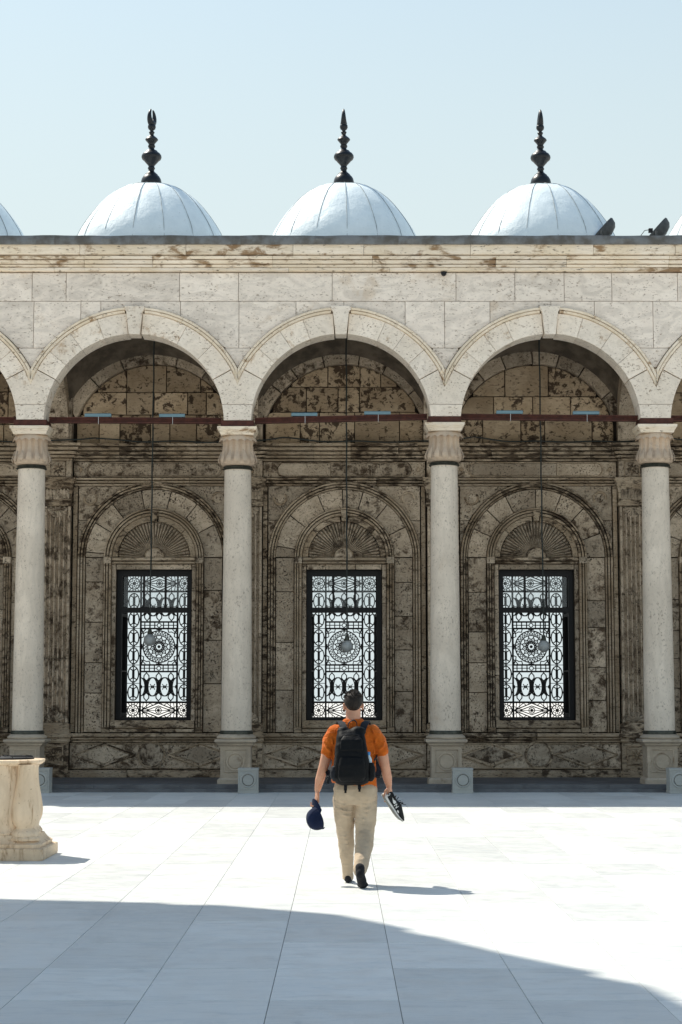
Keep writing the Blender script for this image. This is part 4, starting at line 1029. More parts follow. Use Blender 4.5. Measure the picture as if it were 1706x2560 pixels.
# ---------------------------------------------------------------- floodlights on the parapet
def floodlight(x, label, wire):
    t = thing('floodlight', label, 'floodlight', (x, 36.6, 10.61), 'floodlights on the roof edge')
    # shallow shell tilted to the upper left
    c = Vector((.02, 0, .52-.18)); ax = Vector((.66, 0, .75)).normalized(); nr = Vector((-.75, 0, .66)); w = Vector((0, 1, 0))
    L, W = .36, .23; n = 28; rings = []
    for (sc, dep) in ((1.0, .03), (1.03, .0), (1.0, -.03), (.93, -.10), (.75, -.16), (.45, -.19), (.08, -.20)):
        rings.append([c+ax*L*sc*cos(2*pi*k/n)+w*W*sc*sin(2*pi*k/n)+nr*dep for k in range(n)])
    vs = [p for r in rings for p in r]; m = len(rings)
    fs = [(q*n+i, q*n+(i+1) % n, q*n+n+(i+1) % n, q*n+n+i) for q in range(m-1) for i in range(n)]+[tuple(range(n)), tuple(reversed(range((m-1)*n, m*n)))]
    hs = MB().add(vs, fs).build('housing', 'lead2', t, 40)
    vs = [c+ax*L*.9*cos(2*pi*k/n)+w*W*.9*sin(2*pi*k/n)+nr*.034 for k in range(n)]
    MB().add(vs, [tuple(range(n))]).build('lens', 'glass', hs)
    fins = MB()
    for k in range(9):
        a = -.7+.17*k; p = c+ax*L*a; hh = .21*sqrt(max(.05, 1-a*a))
        q = [p+nr*-.02+w*.12, p+nr*-(hh)+w*.05, p+nr*-(hh)-w*.05, p+nr*-.02-w*.12]; q2 = [v+ax*.012 for v in q]
        fins.add(q+q2, [(0,1,2,3), (7,6,5,4), (0,4,5,1), (1,5,6,2), (2,6,7,3)])
    fins.build('cooling_fins', 'lead2', hs)
    br = MB()
    for sg in (-1, 1):
        br.tube([(-.02, sg*.21, .02), (-.02, sg*.24, .12), (.02, sg*.245, .30)], .024, 6)
    br.box(-.08, .08, -.24, .24, 0, .03); br.box(-.12, .02, -.09, .09, .03, .20); br.box(.03, .11, -.07, .07, .03, .17)
    br.build('bracket', 'lead2', t)
    p0 = c-ax*L*.98; MB().box(p0.x-.03, p0.x+.04, -.05, .05, p0.z-.03, p0.z+.04).build('hinge', 'iron', t)
    if wire:
        MB().box(-.12, -.04, -.16, -.08, .30, .38).build('junction_box', 'iron', t)
        MB().tube([(-.1, -.12, .36), (-.2, -.13, .34), (-.29, -.14, .22), (-.31, -.14, .02)], .008, 6).build('wire', 'cable', t, 60)
    return t
M['lead2'] = plain('grey_cast_metal', (.085, .09, .09), .6, .3, sc=10, var=.3)
floodlight(5.13, 'grey floodlight on the roof edge in front of the right dome', False)
floodlight(6.21, 'grey floodlight with a loose wire, nearest the right edge', True)

# ---------------------------------------------------------------- carved marble blocks before the pedestals
bl = [(-5.535, 34.98, 'small grey marble block with carved ring, partly behind the wellhead'), (-1.703, 34.93, 'small grey marble block with carved ring left of the man'),
      (2.234, 34.93, 'small grey marble block with carved ring right of the man'), (6.19, 34.86, 'small grey marble block with carved ring cut by the right edge')]
for q, (x, y, lb) in enumerate(bl):
    t = thing('marble_block', lb, 'stone block', (x, y, .002), 'carved blocks at the column feet')
    w, d, h = .182, .19, .455
    mb = MB().box(-w, w, -d, d, .045, h-.03)
    for z0, z1 in ((0, .045), (h-.03, h)): mb.box(-w-.006, w+.006, -d-.006, d+.006, z0, z1)
    b_ = mb.build('block', 'block', t)
    mb = MB(); frame_sq(mb, 0, .235, .165, .010, -d-.007, -d+.01, .17); mb.build('panel_frame', 'block', b_)
    MB().arch([(.108, -d+.01), (.112, -d-.008), (.124, -d-.018), (.138, -d-.012), (.146, -d+.01)], 0, .238, 0, 2*pi*.9995, 40).build('carved_ring', 'block', b_, 40)
    MB().prism(ringpts(0, .238, .098, 0, 2*pi*27/28, 27), -d-.014, -d+.01, .008).build('roundel', 'block', b_)
    MB().arch([(.104, -d-.002), (.098, -d-.002), (.098, -d-.001), (.104, -d-.001)], 0, .238, 0, 2*pi*.9995, 40).build('groove', 'mortar', b_)

# ---------------------------------------------------------------- wellhead at the left
t = thing('wellhead', 'ochre marble wellhead with baluster corners at the left edge', 'wellhead', (-3.70, 20.66, .002))
def oct_(h, c): return [(-h+c, -h), (h-c, -h), (h, -h+c), (h, h-c), (h-c, h), (-h+c, h), (-h, h-c), (-h, -h+c)]
def stack(levels, name, mat='well', parent=None, smooth=25):
    vs = []; 
    for h, c, z_ in levels: vs += [(x, y, z_) for x, y in oct_(h, c)]
    k = len(levels); fs = [(q*8+i, q*8+(i+1) % 8, q*8+8+(i+1) % 8, q*8+8+i) for q in range(k-1) for i in range(8)]+[tuple(reversed(range(8))), tuple(range(8*k-8, 8*k))]
    return MB().add(vs, fs).build(name, mat, parent or t, smooth)
stack([(.545, .03, 0), (.55, .02, .02), (.55, .03, .115), (.54, .05, .125)], 'plinth')
stack([(.50, .07, .12), (.505, .08, .165), (.49, .09, .175), (.46, .10, .20), (.44, .12, .235), (.43, .13, .255)], 'base_moulding')
MB().lathe([(.30, .24), (.435, .25), (.44, .275), (.42, .30), (.415, .34), (.425, .40), (.432, .50), (.43, .60), (.418, .72), (.405, .85), (.40, .95), (.41, .99), (.38, 1.0)], 64).build('drum', 'well', t, 45)
for sx in (-1, 1):
    for sy in (-1, 1):
        bp = [(.10, .235), (.145, .24), (.15, .275), (.13, .30), (.10, .325), (.098, .34), (.125, .375), (.145, .43), (.152, .49), (.145, .56), (.127, .66), (.108, .76), (.093, .86), (.088, .95), (.09, 1.0)]
        MB().lathe(bp, 12, c=(sx*(.325 if sy < 0 else .255), sy*.345)).build('corner_baluster', 'well', t, 50)
        MB().lathe([(.07, .20), (.16, .20), (.165, .225), (.15, .245), (.09, .246)], 20, c=(sx*(.325 if sy < 0 else .255), sy*.345)).build('baluster_foot', 'well', t, 40)
stack([(.38, .17, .985), (.40, .18, .99), (.425, .19, 1.01), (.435, .19, 1.02), (.44, .19, 1.045), (.425, .19, 1.052)], 'rim')
lid = MB().lathe([(.0001, 1.053), (.35, 1.053), (.355, 1.068), (.34, 1.075), (.0001, 1.079)], 40).build('lid', 'iron', t, 30)
for k in range(12):
    a = 2*pi*k/12; MB().tube([(.1*cos(a), .1*sin(a), 1.083), (.34*cos(a), .34*sin(a), 1.08+.006*sin(k*3))], .008, 6).build('lid_bar', 'iron', lid)

# ---------------------------------------------------------------- ablution pavilion left of the camera: its wide eaves throw the shadow across the foreground
H = 12.5; sh_off = Vector((SUN.x, SUN.y))/SUN.z*H
C0 = Vector((-.205, 15.54))+sh_off
L = 5.4; angs = [-15.3, -64.3, -105.3, -154.3, 164.7, 115.7, 74.7, 25.7]
ring = [C0-L*Vector((cos(radians(angs[0])), sin(radians(angs[0]))))]
for a in angs: ring.append(ring[-1]+L*Vector((cos(radians(a)), sin(radians(a)))))
ring = ring[:-1]; ctr = sum(ring, Vector((0, 0)))/8
eave = []
for k in range(8):
    p, q = ring[k], ring[(k+1) % 8]; d = (q-p).normalized(); nrm = Vector((-d.y, d.x)); 
    if nrm.dot(p-ctr) < 0: nrm = -nrm
    per = 2.5
    s_ = 0.0; prof = [(0.0, .0), (.12, .02), (.17, .055), (.22, .045), (.55, .03), (.985, .10), (1.0, .0)]
    n = 2.5
    for m_ in range(3):
        for u, o_ in prof[:-1]:
            ss = (m_+u-.35)*per
            if 0 <= ss < L: eave.append(p+d*ss+nrm*(o_-.04))
pav = thing('ablution_pavilion', 'octagonal pavilion with wide scalloped eaves, seen only by its shadow', 'pavilion', (ctr.x, ctr.y, 0))
mb = MB(); n = len(eave); e2 = [p-ctr for p in eave]
top = [(p.x*.62, p.y*.62, H+1.0) for p in e2]
vs = [(p.x, p.y, H-.10) for p in e2]+[(p.x, p.y, H) for p in e2]+top+[(0, 0, H+1.05), (0, 0, H-.10)]
fs = [(i, (i+1) % n, n+(i+1) % n, n+i) for i in range(n)]+[(n+i, n+(i+1) % n, 2*n+(i+1) % n, 2*n+i) for i in range(n)]+[(2*n+i, 2*n+(i+1) % n, 3*n) for i in range(n)]+[((i+1) % n, i, 3*n+1) for i in range(n)]
mb.add(vs, fs).build('eaves_roof', 'lead', pav, 20)
MB().lathe([(3.4, H+.9), (3.4, H+1.3)]+[(3.3*cos(radians(a)), H+1.3+2.4*sin(radians(a))) for a in range(0, 86, 8)], 48).build('pavilion_dome', 'dome', pav, 50)
for k in range(8):
    p = (ring[k]-ctr)*.60
    MB().lathe([(.36, 0), (.36, .4), (.28, .5), (.25, 10.2), (.38, 10.7), (.40, 10.8)], 24, c=(p.x, p.y)).build('pavilion_column', 'column', pav, 40)
vs = [(r_*(q-ctr).x, r_*(q-ctr).y, z_) for r_, z_ in ((.63, 10.8), (.63, H-.1), (.57, H-.1), (.57, 10.8)) for q in ring]
MB().add(vs, [(q*8+i, q*8+(i+1) % 8, ((q+1) % 4)*8+(i+1) % 8, ((q+1) % 4)*8+i) for q in range(4) for i in range(8)]).build('pavilion_beam', 'pale', pav)
stackv = [(2.0, 0), (2.1, .1), (2.0, .2), (1.9, 1.8), (2.05, 1.95), (2.05, 2.05)]
MB().lathe(stackv, 8).build('basin', 'well', pav)

# ---------------------------------------------------------------- the walking man
def cloth(name, c, c2, wr=.02, sc=(5, 5, 16), rough=.9, weave=True):
    m, n, l, bs = newmat(name); v = coords(n, l, rnd=False); vs = coords(n, l, sc, rnd=False)
    col = mix(n, l, ramp(n, l, noise(n, l, v, 7, 5), .3, .7), c, c2)
    l.new(col, bs.inputs['Base Color']); bs.inputs['Roughness'].default_value = rough; bs.inputs['Specular IOR Level'].default_value = .15
    bs.inputs['Sheen Weight'].default_value = 0.0 if rough < .7 else .08
    b = bump(n, l, noise(n, l, vs, 1.5, 3, .5, 1.2), .9, wr, bs)
    if weave: bump(n, l, noise(n, l, v, 380, 2), .35, .0015, bs, b)
    return m
M['shirt'] = cloth('orange_cotton', (.58, .135, .014), (.48, .10, .010), .018)
M['chino'] = cloth('beige_chino', (.51, .405, .29), (.45, .35, .245), .008, (4, 4, 11))
M['sock'] = cloth('black_sock', (.012, .012, .014), (.02, .02, .022), .003, (20, 20, 20))
M['pack'] = cloth('black_nylon', (.0024, .0028, .0036), (.0045, .005, .006), .010, (7, 7, 7), .6)
M['strap'] = cloth('dark_webbing', (.010, .011, .014), (.017, .019, .024), .002, (30, 30, 30), .6)
M['navy'] = cloth('navy_cotton', (.006, .011, .035), (.009, .017, .05), .004, (9, 9, 9))
def skin_mat():
    m, n, l, bs = newmat('skin'); v = coords(n, l, rnd=False)
    c = mix(n, l, ramp(n, l, noise(n, l, v, 12, 5), .3, .7), (.60, .32, .205), (.52, .25, .155))
    l.new(c, bs.inputs['Base Color']); bs.inputs['Roughness'].default_value = .5; bs.inputs['Subsurface Weight'].default_value = .12
    bs.inputs['Subsurface Radius'].default_value = (.012, .005, .003); bs.inputs['Specular IOR Level'].default_value = .35
    bump(n, l, noise(n, l, v, 130, 4), .3, .002, bs); return m
M['skin'] = skin_mat()
def hair_mat():
    m, n, l, bs = newmat('dark_brown_hair'); v = coords(n, l, (60, 60, 14), rnd=False)
    c = mix(n, l, ramp(n, l, noise(n, l, v, 2, 4), .35, .65), (.010, .007, .005), (.026, .018, .013))
    l.new(c, bs.inputs['Base Color']); bs.inputs['Roughness'].default_value = .6; bs.inputs['Specular IOR Level'].default_value = .25; bump(n, l, noise(n, l, v, 3, 3), .8, .006, bs); return m
M['hair'] = hair_mat()
M['rubber'] = plain('grey_rubber', (.33, .32, .28), .7, sc=30); M['midsole'] = plain('white_midsole', (.72, .70, .66), .6, sc=30, var=.08)
M['suede'] = plain('black_suede', (.012, .012, .012), .85, sc=60); M['bluecap'] = plain('blue_plastic', (.05, .25, .55), .35); M['clear'] = plain('clear_bottle_plastic', (.5, .6, .66), .15)

MAN = Vector((.12, 17.6, 0))
man = thing('person', 'man walking away in orange T-shirt, beige trousers and black socks', 'person', MAN)
def ball(mb, c, r, n=14, m=10):
    rx, ry, rz = r if isinstance(r, (tuple, list)) else (r, r, r); vs = []; fs = []
    for k in range(1, m):
        t_ = pi*k/m
        for i in range(n): vs.append((c[0]+rx*sin(t_)*cos(2*pi*i/n), c[1]+ry*sin(t_)*sin(2*pi*i/n), c[2]-rz*cos(t_)))
    vs += [(c[0], c[1], c[2]-rz), (c[0], c[1], c[2]+rz)]; a = (m-1)*n
    for k in range(m-2):
        for i in range(n): fs.append((k*n+i, k*n+(i+1) % n, k*n+n+(i+1) % n, k*n+n+i))
    for i in range(n): fs += [(a, (i+1) % n, i), (a+1, (m-2)*n+i, (m-2)*n+(i+1) % n)]
    mb.add(vs, fs)
def limb(mb, pts, rs, n=14):
    P_ = []; R2 = []
    for i in range(len(pts)-1):
        for k in range(6):
            u = k/6; P_.append(Vector(pts[i]).lerp(Vector(pts[i+1]), u)); R2.append(rs[i]+(rs[i+1]-rs[i])*u)
    P_.append(Vector(pts[-1])); R2.append(rs[-1]); mb.tube(P_, R2, n)
    for p, r in zip(pts, rs): ball(mb, p, r*.995)
def torso(mb, rings, n=32):
    vs = []; m = len(rings); fs = []
    for (x, y, z_, rx, ry, tilt) in rings:
        for i in range(n):
            a = 2*pi*i/n; ca, sa = cos(a), sin(a); e = .85
            X = rx*abs(ca)**e*(1 if ca > 0 else -1); Y_ = ry*abs(sa)**e*(1 if sa > 0 else -1); vs.append((x+X, y+Y_, z_+tilt*X))
    for k in range(m-1):
        for i in range(n): fs.append((k*n+i, k*n+(i+1) % n, k*n+n+(i+1) % n, k*n+n+i))
    fs += [tuple(reversed(range(n))), tuple(range((m-1)*n, m*n))]; mb.add(vs, fs)
def soft(o, voxel, it=6, disp=None):
    r = o.modifiers.new('remesh', 'REMESH'); r.mode = 'VOXEL'; r.voxel_size = voxel; r.use_smooth_shade = True
    s = o.modifiers.new('smooth', 'SMOOTH'); s.factor = .5; s.iterations = it
    for (size, strength, depth) in (disp or []):
        tx = bpy.data.textures.new(o.name+'_folds', 'CLOUDS'); tx.noise_scale = size; tx.noise_depth = depth
        d = o.modifiers.new('folds', 'DISPLACE'); d.texture = tx; d.strength = strength; d.mid_level = .5; d.texture_coords = 'LOCAL'
    return o
# body: head, neck, arms, hands, trunk and legs in one surface
b = MB()
ball(b, (-.005, .0, 1.660), (.078, .094, .102)); ball(b, (-.005, .035, 1.595), (.064, .064, .075)); ball(b, (-.005, .055, 1.565), (.04, .045, .03))
limb(b, [(-.006, -.012, 1.44), (-.006, -.004, 1.52), (-.006, .0, 1.61)], [.078, .070, .069])
ball(b, (-.005, .098, 1.625), (.013, .022, .02)); ball(b, (-.005, .088, 1.585), (.024, .012, .007)); 
for sx in (-1, 1):
    ball(b, (-.005+sx*.03, .083, 1.655), (.013, .012, .009)); ball(b, (-.005+sx*.086, -.004, 1.630), (.011, .024, .036)); ball(b, (-.005+sx*.093, -.012, 1.640), (.006, .018, .022))
torso(b, [(0, 0, .90, .17, .11, 0), (0, 0, 1.0, .16, .10, 0), (0, -.005, 1.2, .175, .11, 0), (0, -.01, 1.33, .17, .10, 0), (0, -.01, 1.40, .11, .07, 0), (0, -.01, 1.45, .07, .055, 0)])
limb(b, [(-.175, -.012, 1.365), (-.25, -.03, 1.20), (-.278, -.025, 1.09), (-.318, .03, .95), (-.338, .06, .86)], [.062, .052, .046, .043, .029])
limb(b, [(.17, -.012, 1.37), (.26, -.03, 1.21), (.285, -.03, 1.09), (.312, .01, .97), (.325, .035, .90)], [.062, .054, .047, .043, .029])
for hip, knee, ank, toe in (((-.09, 0, .86), (-.075, .10, .45), (-.055, .14, .09), (-.05, .30, .03)), ((.10, 0, .86), (.10, -.05, .47), (.045, -.42, .17), (.05, -.36, .05))):
    limb(b, [hip, knee, ank], [.075, .05, .034])
def hand(b, wrist, palm_dir, across, curl_axis, fingers, thumb):
    w = Vector(wrist); d = Vector(palm_dir).normalized(); a = Vector(across).normalized()
    for k in range(4):
        o_ = w+a*(.030-.020*k)*1.0
        limb(b, [w+a*(.012-.008*k), o_+d*.085], [.016, .0125], 8)
        q = o_+d*.085; dd = d.copy(); L = [.040, .045, .042, .033][k]
        pts = [q]; rr = [.0105]
        for ang, ln in zip(fingers[k], (L, L*.62, L*.5)):
            dd = Matrix.Rotation(radians(ang), 3, Vector(curl_axis).normalized()) @ dd; q = q+dd*ln; pts.append(q); rr.append(.0095-.0006*len(pts))
        limb(b, pts, rr, 8)
    q = w+a*.026+d*.025; pts = [q]; rr = [.015]
    for (vx, ln) in thumb: q = q+Vector(vx).normalized()*ln; pts.append(q); rr.append(.0115-.001*len(pts))
    limb(b, pts, rr, 8)
# left hand: fingers close to the right over the cap's peak; thumb on the inner side
hand(b, (-.340, .058, .852), (-.06, .05, -1), (.30, -.95, 0), (.25, -.97, 0), [(-10, -35, -40), (-14, -38, -42), (-18, -42, -45), (-24, -45, -48)], [((.12, -.45, -.85), .034), ((.05, -.15, -1), .030), ((-.02, .05, -1), .024)])
# right hand: back of the hand outwards, fingers hooked into the shoe collars
hand(b, (.327, .037, .895), (.10, .02, -1), (-.55, -.83, 0), (.55, .83, 0), [(15, 35, 40), (18, 38, 42), (20, 40, 45), (22, 42, 45)], [((-.8, -.2, -.6), .03), ((-.35, 0, -.95), .034), ((0, .1, -1), .028)])
body = soft(b.build('body', 'skin', man), .0048, 3)
# hair: short sides, longer ruffled top
hb = MB(); n = 40; m = 22; vs = []; fs = []
for k in range(m+1):
    for i in range(n):
        a = 2*pi*i/n; back = .5-.5*sin(a)                # 1 at the nape (-y), 0 at the forehead
        low = .62+1.28*back**1.2 if back > .5 else .62+1.1*back
        side = abs(cos(a)); low -= .10*side*(back < .75)
        t_ = (low+.55)*k/m
        f_ = 1-k/m; th = .012+.016*f_**1.2
        if k > m-4: th = .012*(m-k)/4-.004
        r = Vector((.079+th*.85, .094+th, .102+th*.75))
        vs.append((-.005+r.x*sin(t_)*cos(a), r.y*sin(t_)*sin(a), 1.660+r.z*cos(t_)))
for k in range(m):
    for i in range(n): fs.append((k*n+i, k*n+(i+1) % n, k*n+n+(i+1) % n, k*n+n+i))
fs.append(tuple(range(m*n, (m+1)*n))); hb.add(vs, fs)
rr = random.Random(3)
for k in range(420):                                     # locks on the crown
    a = rr.uniform(0, 2*pi); t_ = rr.uniform(0, 1.15); q = Vector((sin(t_)*cos(a), sin(t_)*sin(a), cos(t_)))
    p0 = Vector((-.005+q.x*.094, q.y*.112, 1.662+q.z*.113)); dr = (q*.5+Vector((rr.uniform(-.5, .3), rr.uniform(-.2, .7), .25))).normalized()*rr.uniform(.010, .022)
    hb.tube([p0-q*.006, p0+dr*.5, p0+dr], [.006, .0045, .001], 5)
hair = hb.build('hair', 'hair', man, 60)
# shirt
sb = MB()
torso(sb, [(.005, 0, .905, .212, .142, -.13), (.004, 0, .93, .213, .143, -.13), (.0, -.002, 1.02, .206, .135, -.05), (-.002, -.008, 1.15, .203, .130, 0), (-.004, -.012, 1.27, .212, .132, 0), (-.005, -.012, 1.35, .215, .125, 0), (-.005, -.012, 1.41, .20, .112, 0), (-.005, -.012, 1.455, .155, .098, 0), (-.005, -.008, 1.49, .108, .09, 0), (-.005, -.004, 1.518, .084, .082, .0)])
limb(sb, [(-.175, -.012, 1.375), (-.218, -.022, 1.30), (-.243, -.03, 1.20)], [.086, .077, .063]); limb(sb, [(.165, -.012, 1.38), (.222, -.022, 1.31), (.255, -.03, 1.215)], [.086, .078, .066])
for pts, r in [([(-.20, -.10, 1.33), (-.185, -.128, 1.20), (-.15, -.135, 1.08)], .010), ([(.20, -.10, 1.34), (.185, -.125, 1.22), (.15, -.135, 1.10)], .010), ([(.205, -.06, 1.20), (.19, -.10, 1.08), (.17, -.12, .98)], .011), ([(.20, -.09, 1.02), (.15, -.13, .96), (.09, -.14, .93)], .010), ([(-.20, -.08, 1.0), (-.16, -.125, .96), (-.10, -.14, .95)], .010),
               ([(-.285, -.075, 1.31), (-.255, -.10, 1.25), (-.215, -.10, 1.22)], .008), ([(.295, -.075, 1.32), (.265, -.10, 1.26), (.225, -.10, 1.23)], .008), ([(.10, -.105, 1.47), (.17, -.115, 1.42), (.20, -.115, 1.34)], .008), ([(-.11, -.105, 1.465), (-.175, -.115, 1.415), (-.20, -.115, 1.34)], .008)]: limb(sb, pts, [r*.4, r, r*.4], 8)
shirt = soft(sb.build('t_shirt', 'shirt', man), .008, 5, [(.10, .022, 2), (.04, .009, 2)])
# trousers: seat, forward left leg, trailing right leg with the heel up
tb = MB()
torso(tb, [(.01, -.01, .73, .165, .11, 0), (.012, -.012, .80, .20, .135, 0), (.012, -.012, .87, .205, .14, 0), (.01, -.005, .94, .19, .125, 0), (.008, 0, .98, .175, .11, 0)])
ball(tb, (-.085, -.06, .845), (.105, .10, .115)); ball(tb, (.105, -.06, .84), (.105, .10, .115))
limb(tb, [(-.090, 0, .80), (-.092, .03, .66), (-.080, .075, .50), (-.073, .085, .39), (-.066, .09, .28), (-.062, .115, .17), (-.055, .135, .055)], [.105, .098, .084, .078, .070, .056, .046])
limb(tb, [(.110, 0, .80), (.112, -.005, .68), (.105, -.02, .56), (.100, -.055, .46), (.096, -.15, .385), (.080, -.26, .30), (.064, -.36, .225), (.048, -.43, .165)], [.108, .104, .097, .090, .085, .077, .068, .062])
fr_ = random.Random(11)
def ridge(pts, r): limb(tb, pts, [r*.4, r, r*.4], 8)
for (cx_, y0, z_, hw, rise, r) in [(-.09, -.135, .80, .10, .03, .010), (-.10, -.13, .765, .10, .035, .010), (-.095, -.115, .725, .09, .035, .011), (-.09, -.105, .675, .085, .03, .012), (-.09, -.08, .63, .085, .02, .009), (.11, -.14, .81, .10, -.04, .010), (.115, -.135, .77, .10, -.035, .011), (.115, -.12, .73, .095, -.025, .011), (.11, -.12, .69, .09, -.03, .010), (.11, -.115, .645, .09, -.02, .011), (.105, -.115, .595, .085, -.015, .010),
                               (-.078, .0, .47, .07, .02, .010), (-.075, -.0, .43, .068, -.015, .011), (-.073, .005, .395, .066, .015, .011), (-.072, .01, .355, .062, -.012, .010), (-.066, .025, .30, .058, .012, .008), (-.062, .05, .20, .045, .012, .007), (-.058, .075, .13, .04, -.01, .008), (.10, -.125, .525, .075, -.015, .011), (.10, -.145, .485, .075, .015, .012), (.098, -.20, .44, .07, -.01, .010), (.075, -.325, .33, .06, .012, .009), (.06, -.405, .26, .05, -.01, .009), (.055, -.45, .215, .05, .008, .008)]:
    ridge([(cx_-hw, y0+.06, z_+rise+fr_.uniform(-.01, .01)), (cx_+fr_.uniform(-.02, .02), y0, z_), (cx_+hw, y0+.06, z_-rise*.4)], r*.95)
tr = soft(tb.build('trousers', 'chino', man), .008, 9, [(.11, .020, 2), (.03, .006, 2)])
cf = MB()
cf.lathe([(.043, .038), (.051, .035), (.053, .06), (.050, .085), (.044, .086)], 20, c=(-.055, .137)); cf.build('cuff', 'chino', tr, 50)
# socks
kb = MB(); limb(kb, [(-.055, .14, .09), (-.055, .135, .045), (-.045, .24, .035), (-.04, .345, .026)], [.042, .04, .040, .026]); ball(kb, (-.056, .115, .042), (.036, .045, .040)); soft(kb.build('sock', 'sock', man), .006, 5)
kb = MB(); limb(kb, [(.050, -.45, .185), (.052, -.475, .130), (.066, -.432, .072), (.076, -.385, .034), (.074, -.31, .022)], [.046, .042, .045, .040, .020]); ball(kb, (.050, -.49, .135), (.036, .036, .046)); ball(kb, (.075, -.39, .034), (.052, .04, .033)); soft(kb.build('sock', 'sock', man), .006, 5)

# ---------------------------------------------------------------- backpack
bpk = thing('backpack', 'black backpack worn on the walking man\'s back', 'backpack', MAN+Vector((-.02, -.25, .92)))
def LP(mb, name, mat, smooth=60, parent=None):
    o = mb.build(name, mat, parent or bpk, smooth)
    if parent is None: o.matrix_parent_inverse = Matrix.Translation(-(Vector((-.02, -.25, .92))))
    return o
pb = MB()
def sring(x, y, z_, rx, ry, e=.55): return (x, y, z_, rx, ry, e)
def loft(mb, rings, n=36):
    vs = []; fs = []; m = len(rings)
    for (x, y, z_, rx, ry, e) in rings:
        for i in range(n):
            a = 2*pi*i/n; ca, sa = cos(a), sin(a); vs.append((x+rx*abs(ca)**e*(1 if ca > 0 else -1), y+ry*abs(sa)**e*(1 if sa > 0 else -1), z_))
    for k in range(m-1):
        for i in range(n): fs.append((k*n+i, k*n+(i+1) % n, k*n+n+(i+1) % n, k*n+n+i))
    fs += [tuple(reversed(range(n))), tuple(range((m-1)*n, m*n))]; mb.add(vs, fs)
loft(pb, [(-.02, -.20, .915, .10, .055, .6), (-.02, -.215, .935, .15, .085, .55), (-.02, -.23, .98, .168, .11, .5), (-.02, -.235, 1.08, .168, .118, .5), (-.024, -.235, 1.18, .155, .115, .5), (-.028, -.225, 1.28, .142, .10, .5), (-.03, -.21, 1.36, .130, .085, .55), (-.03, -.195, 1.405, .118, .065, .6), (-.03, -.185, 1.425, .09, .045, .7)])
ball(pb, (-.095, -.20, 1.405), (.062, .05, .045)); ball(pb, (.035, -.205, 1.405), (.075, .055, .048))
pk = soft(LP(pb, 'main_compartment', 'pack'), .0075, 4, [(.08, .012, 2)])
fp = MB(); loft(fp, [(-.022, -.325, .955, .105, .03, .55), (-.022, -.335, .99, .125, .042, .5), (-.022, -.337, 1.10, .122, .044, .5), (-.022, -.33, 1.17, .11, .035, .55), (-.022, -.315, 1.19, .08, .02, .6)]); soft(LP(fp, 'front_pocket', 'pack'), .007, 4, [(.06, .008, 2)])
fp = MB(); loft(fp, [(-.024, -.318, 1.215, .095, .015, .55), (-.024, -.322, 1.24, .108, .026, .5), (-.026, -.305, 1.33, .098, .026, .55), (-.026, -.285, 1.365, .07, .015, .6)]); soft(LP(fp, 'top_pocket', 'pack'), .007, 4, [(.06, .006, 2)])
for sx, xx, zt in ((-1, -.172, 1.09), (1, .148, 1.12)):
    sp = MB(); loft(sp, [(xx, -.225, .95, .02, .06, .6), (xx+sx*.012, -.228, .985, .032, .085, .55), (xx+sx*.012, -.23, zt-.05, .036, .088, .55), (xx, -.23, zt, .030, .08, .6)]); soft(LP(sp, 'side_pocket', 'pack' if sx > 0 else 'strap'), .007, 4, [(.05, .008, 2)])
def ribbon(pts, w, t_, side):
    mb = MB(); pts = [Vector(p) for p in pts]; vs = []
    for i, p in enumerate(pts):
        tg = (pts[min(i+1, len(pts)-1)]-pts[max(i-1, 0)]).normalized(); s_ = Vector(side); s_ = (s_-tg*s_.dot(tg)).normalized(); nn = tg.cross(s_)
        for a, b_ in ((-1, -1), (1, -1), (1, 1), (-1, 1)): vs.append(p+s_*w/2*a+nn*t_/2*b_)
    m = len(pts); fs = [(k*4+i, k*4+(i+1) % 4, k*4+4+(i+1) % 4, k*4+4+i) for k in range(m-1) for i in range(4)]+[(3, 2, 1, 0), (4*m-4, 4*m-3, 4*m-2, 4*m-1)]
    return mb.add(vs, fs)
def curve(pts, n=5):
    pts = [Vector(p) for p in pts]; out = []
    for i in range(len(pts)-1):
        p0, p1, p2, p3 = pts[max(i-1, 0)], pts[i], pts[i+1], pts[min(i+2, len(pts)-1)]
        for k in range(n):
            t_ = k/n; out.append(.5*((2*p1)+(p2-p0)*t_+(2*p0-5*p1+4*p2-p3)*t_*t_+(3*p1-p0-3*p2+p3)*t_**3))
    return out+[pts[-1]]
for sx, ox in ((-1, -.012), (1, .002)):
    LP(ribbon(curve([(ox+sx*.075, -.155, 1.415), (ox+sx*.095, -.10, 1.465), (ox+sx*.115, -.03, 1.492), (ox+sx*.125, .05, 1.468), (ox+sx*.13, .11, 1.39), (ox+sx*.14, .145, 1.25), (ox+sx*.185, .10, 1.12), (ox+sx*.222, .0, 1.04), (ox+sx*.205, -.13, .985)]), .062, .014, (1, .15*sx, 0)), 'shoulder_strap', 'strap')
    LP(ribbon(curve([(ox-.01+sx*.055, -.23, .935), (ox-.01+sx*.057, -.25, .90), (ox-.01+sx*.057, -.245, .868+.012*(sx > 0))]), .030, .007, (1, 0, 0)), 'strap_end', 'strap')
    LP(ribbon([(ox-.01+sx*.057, -.248, .885), (ox-.01+sx*.057, -.244, .845+.012*(sx > 0))], .020, .013, (1, 0, 0)), 'strap_tip', 'pack')
LP(ribbon(curve([(-.055, -.17, 1.43), (-.05, -.165, 1.475), (-.025, -.15, 1.50), (.0, -.145, 1.505), (.022, -.155, 1.485), (.03, -.17, 1.43)]), .020, .007, (0, 1, .3)), 'carry_loop', 'strap')
LP(ribbon(curve([(-.195, -.17, 1.02), (-.222, -.16, .99), (-.236, -.15, .955), (-.243, -.15, .925)]), .026, .006, (1, .3, 0)), 'side_webbing', 'strap')
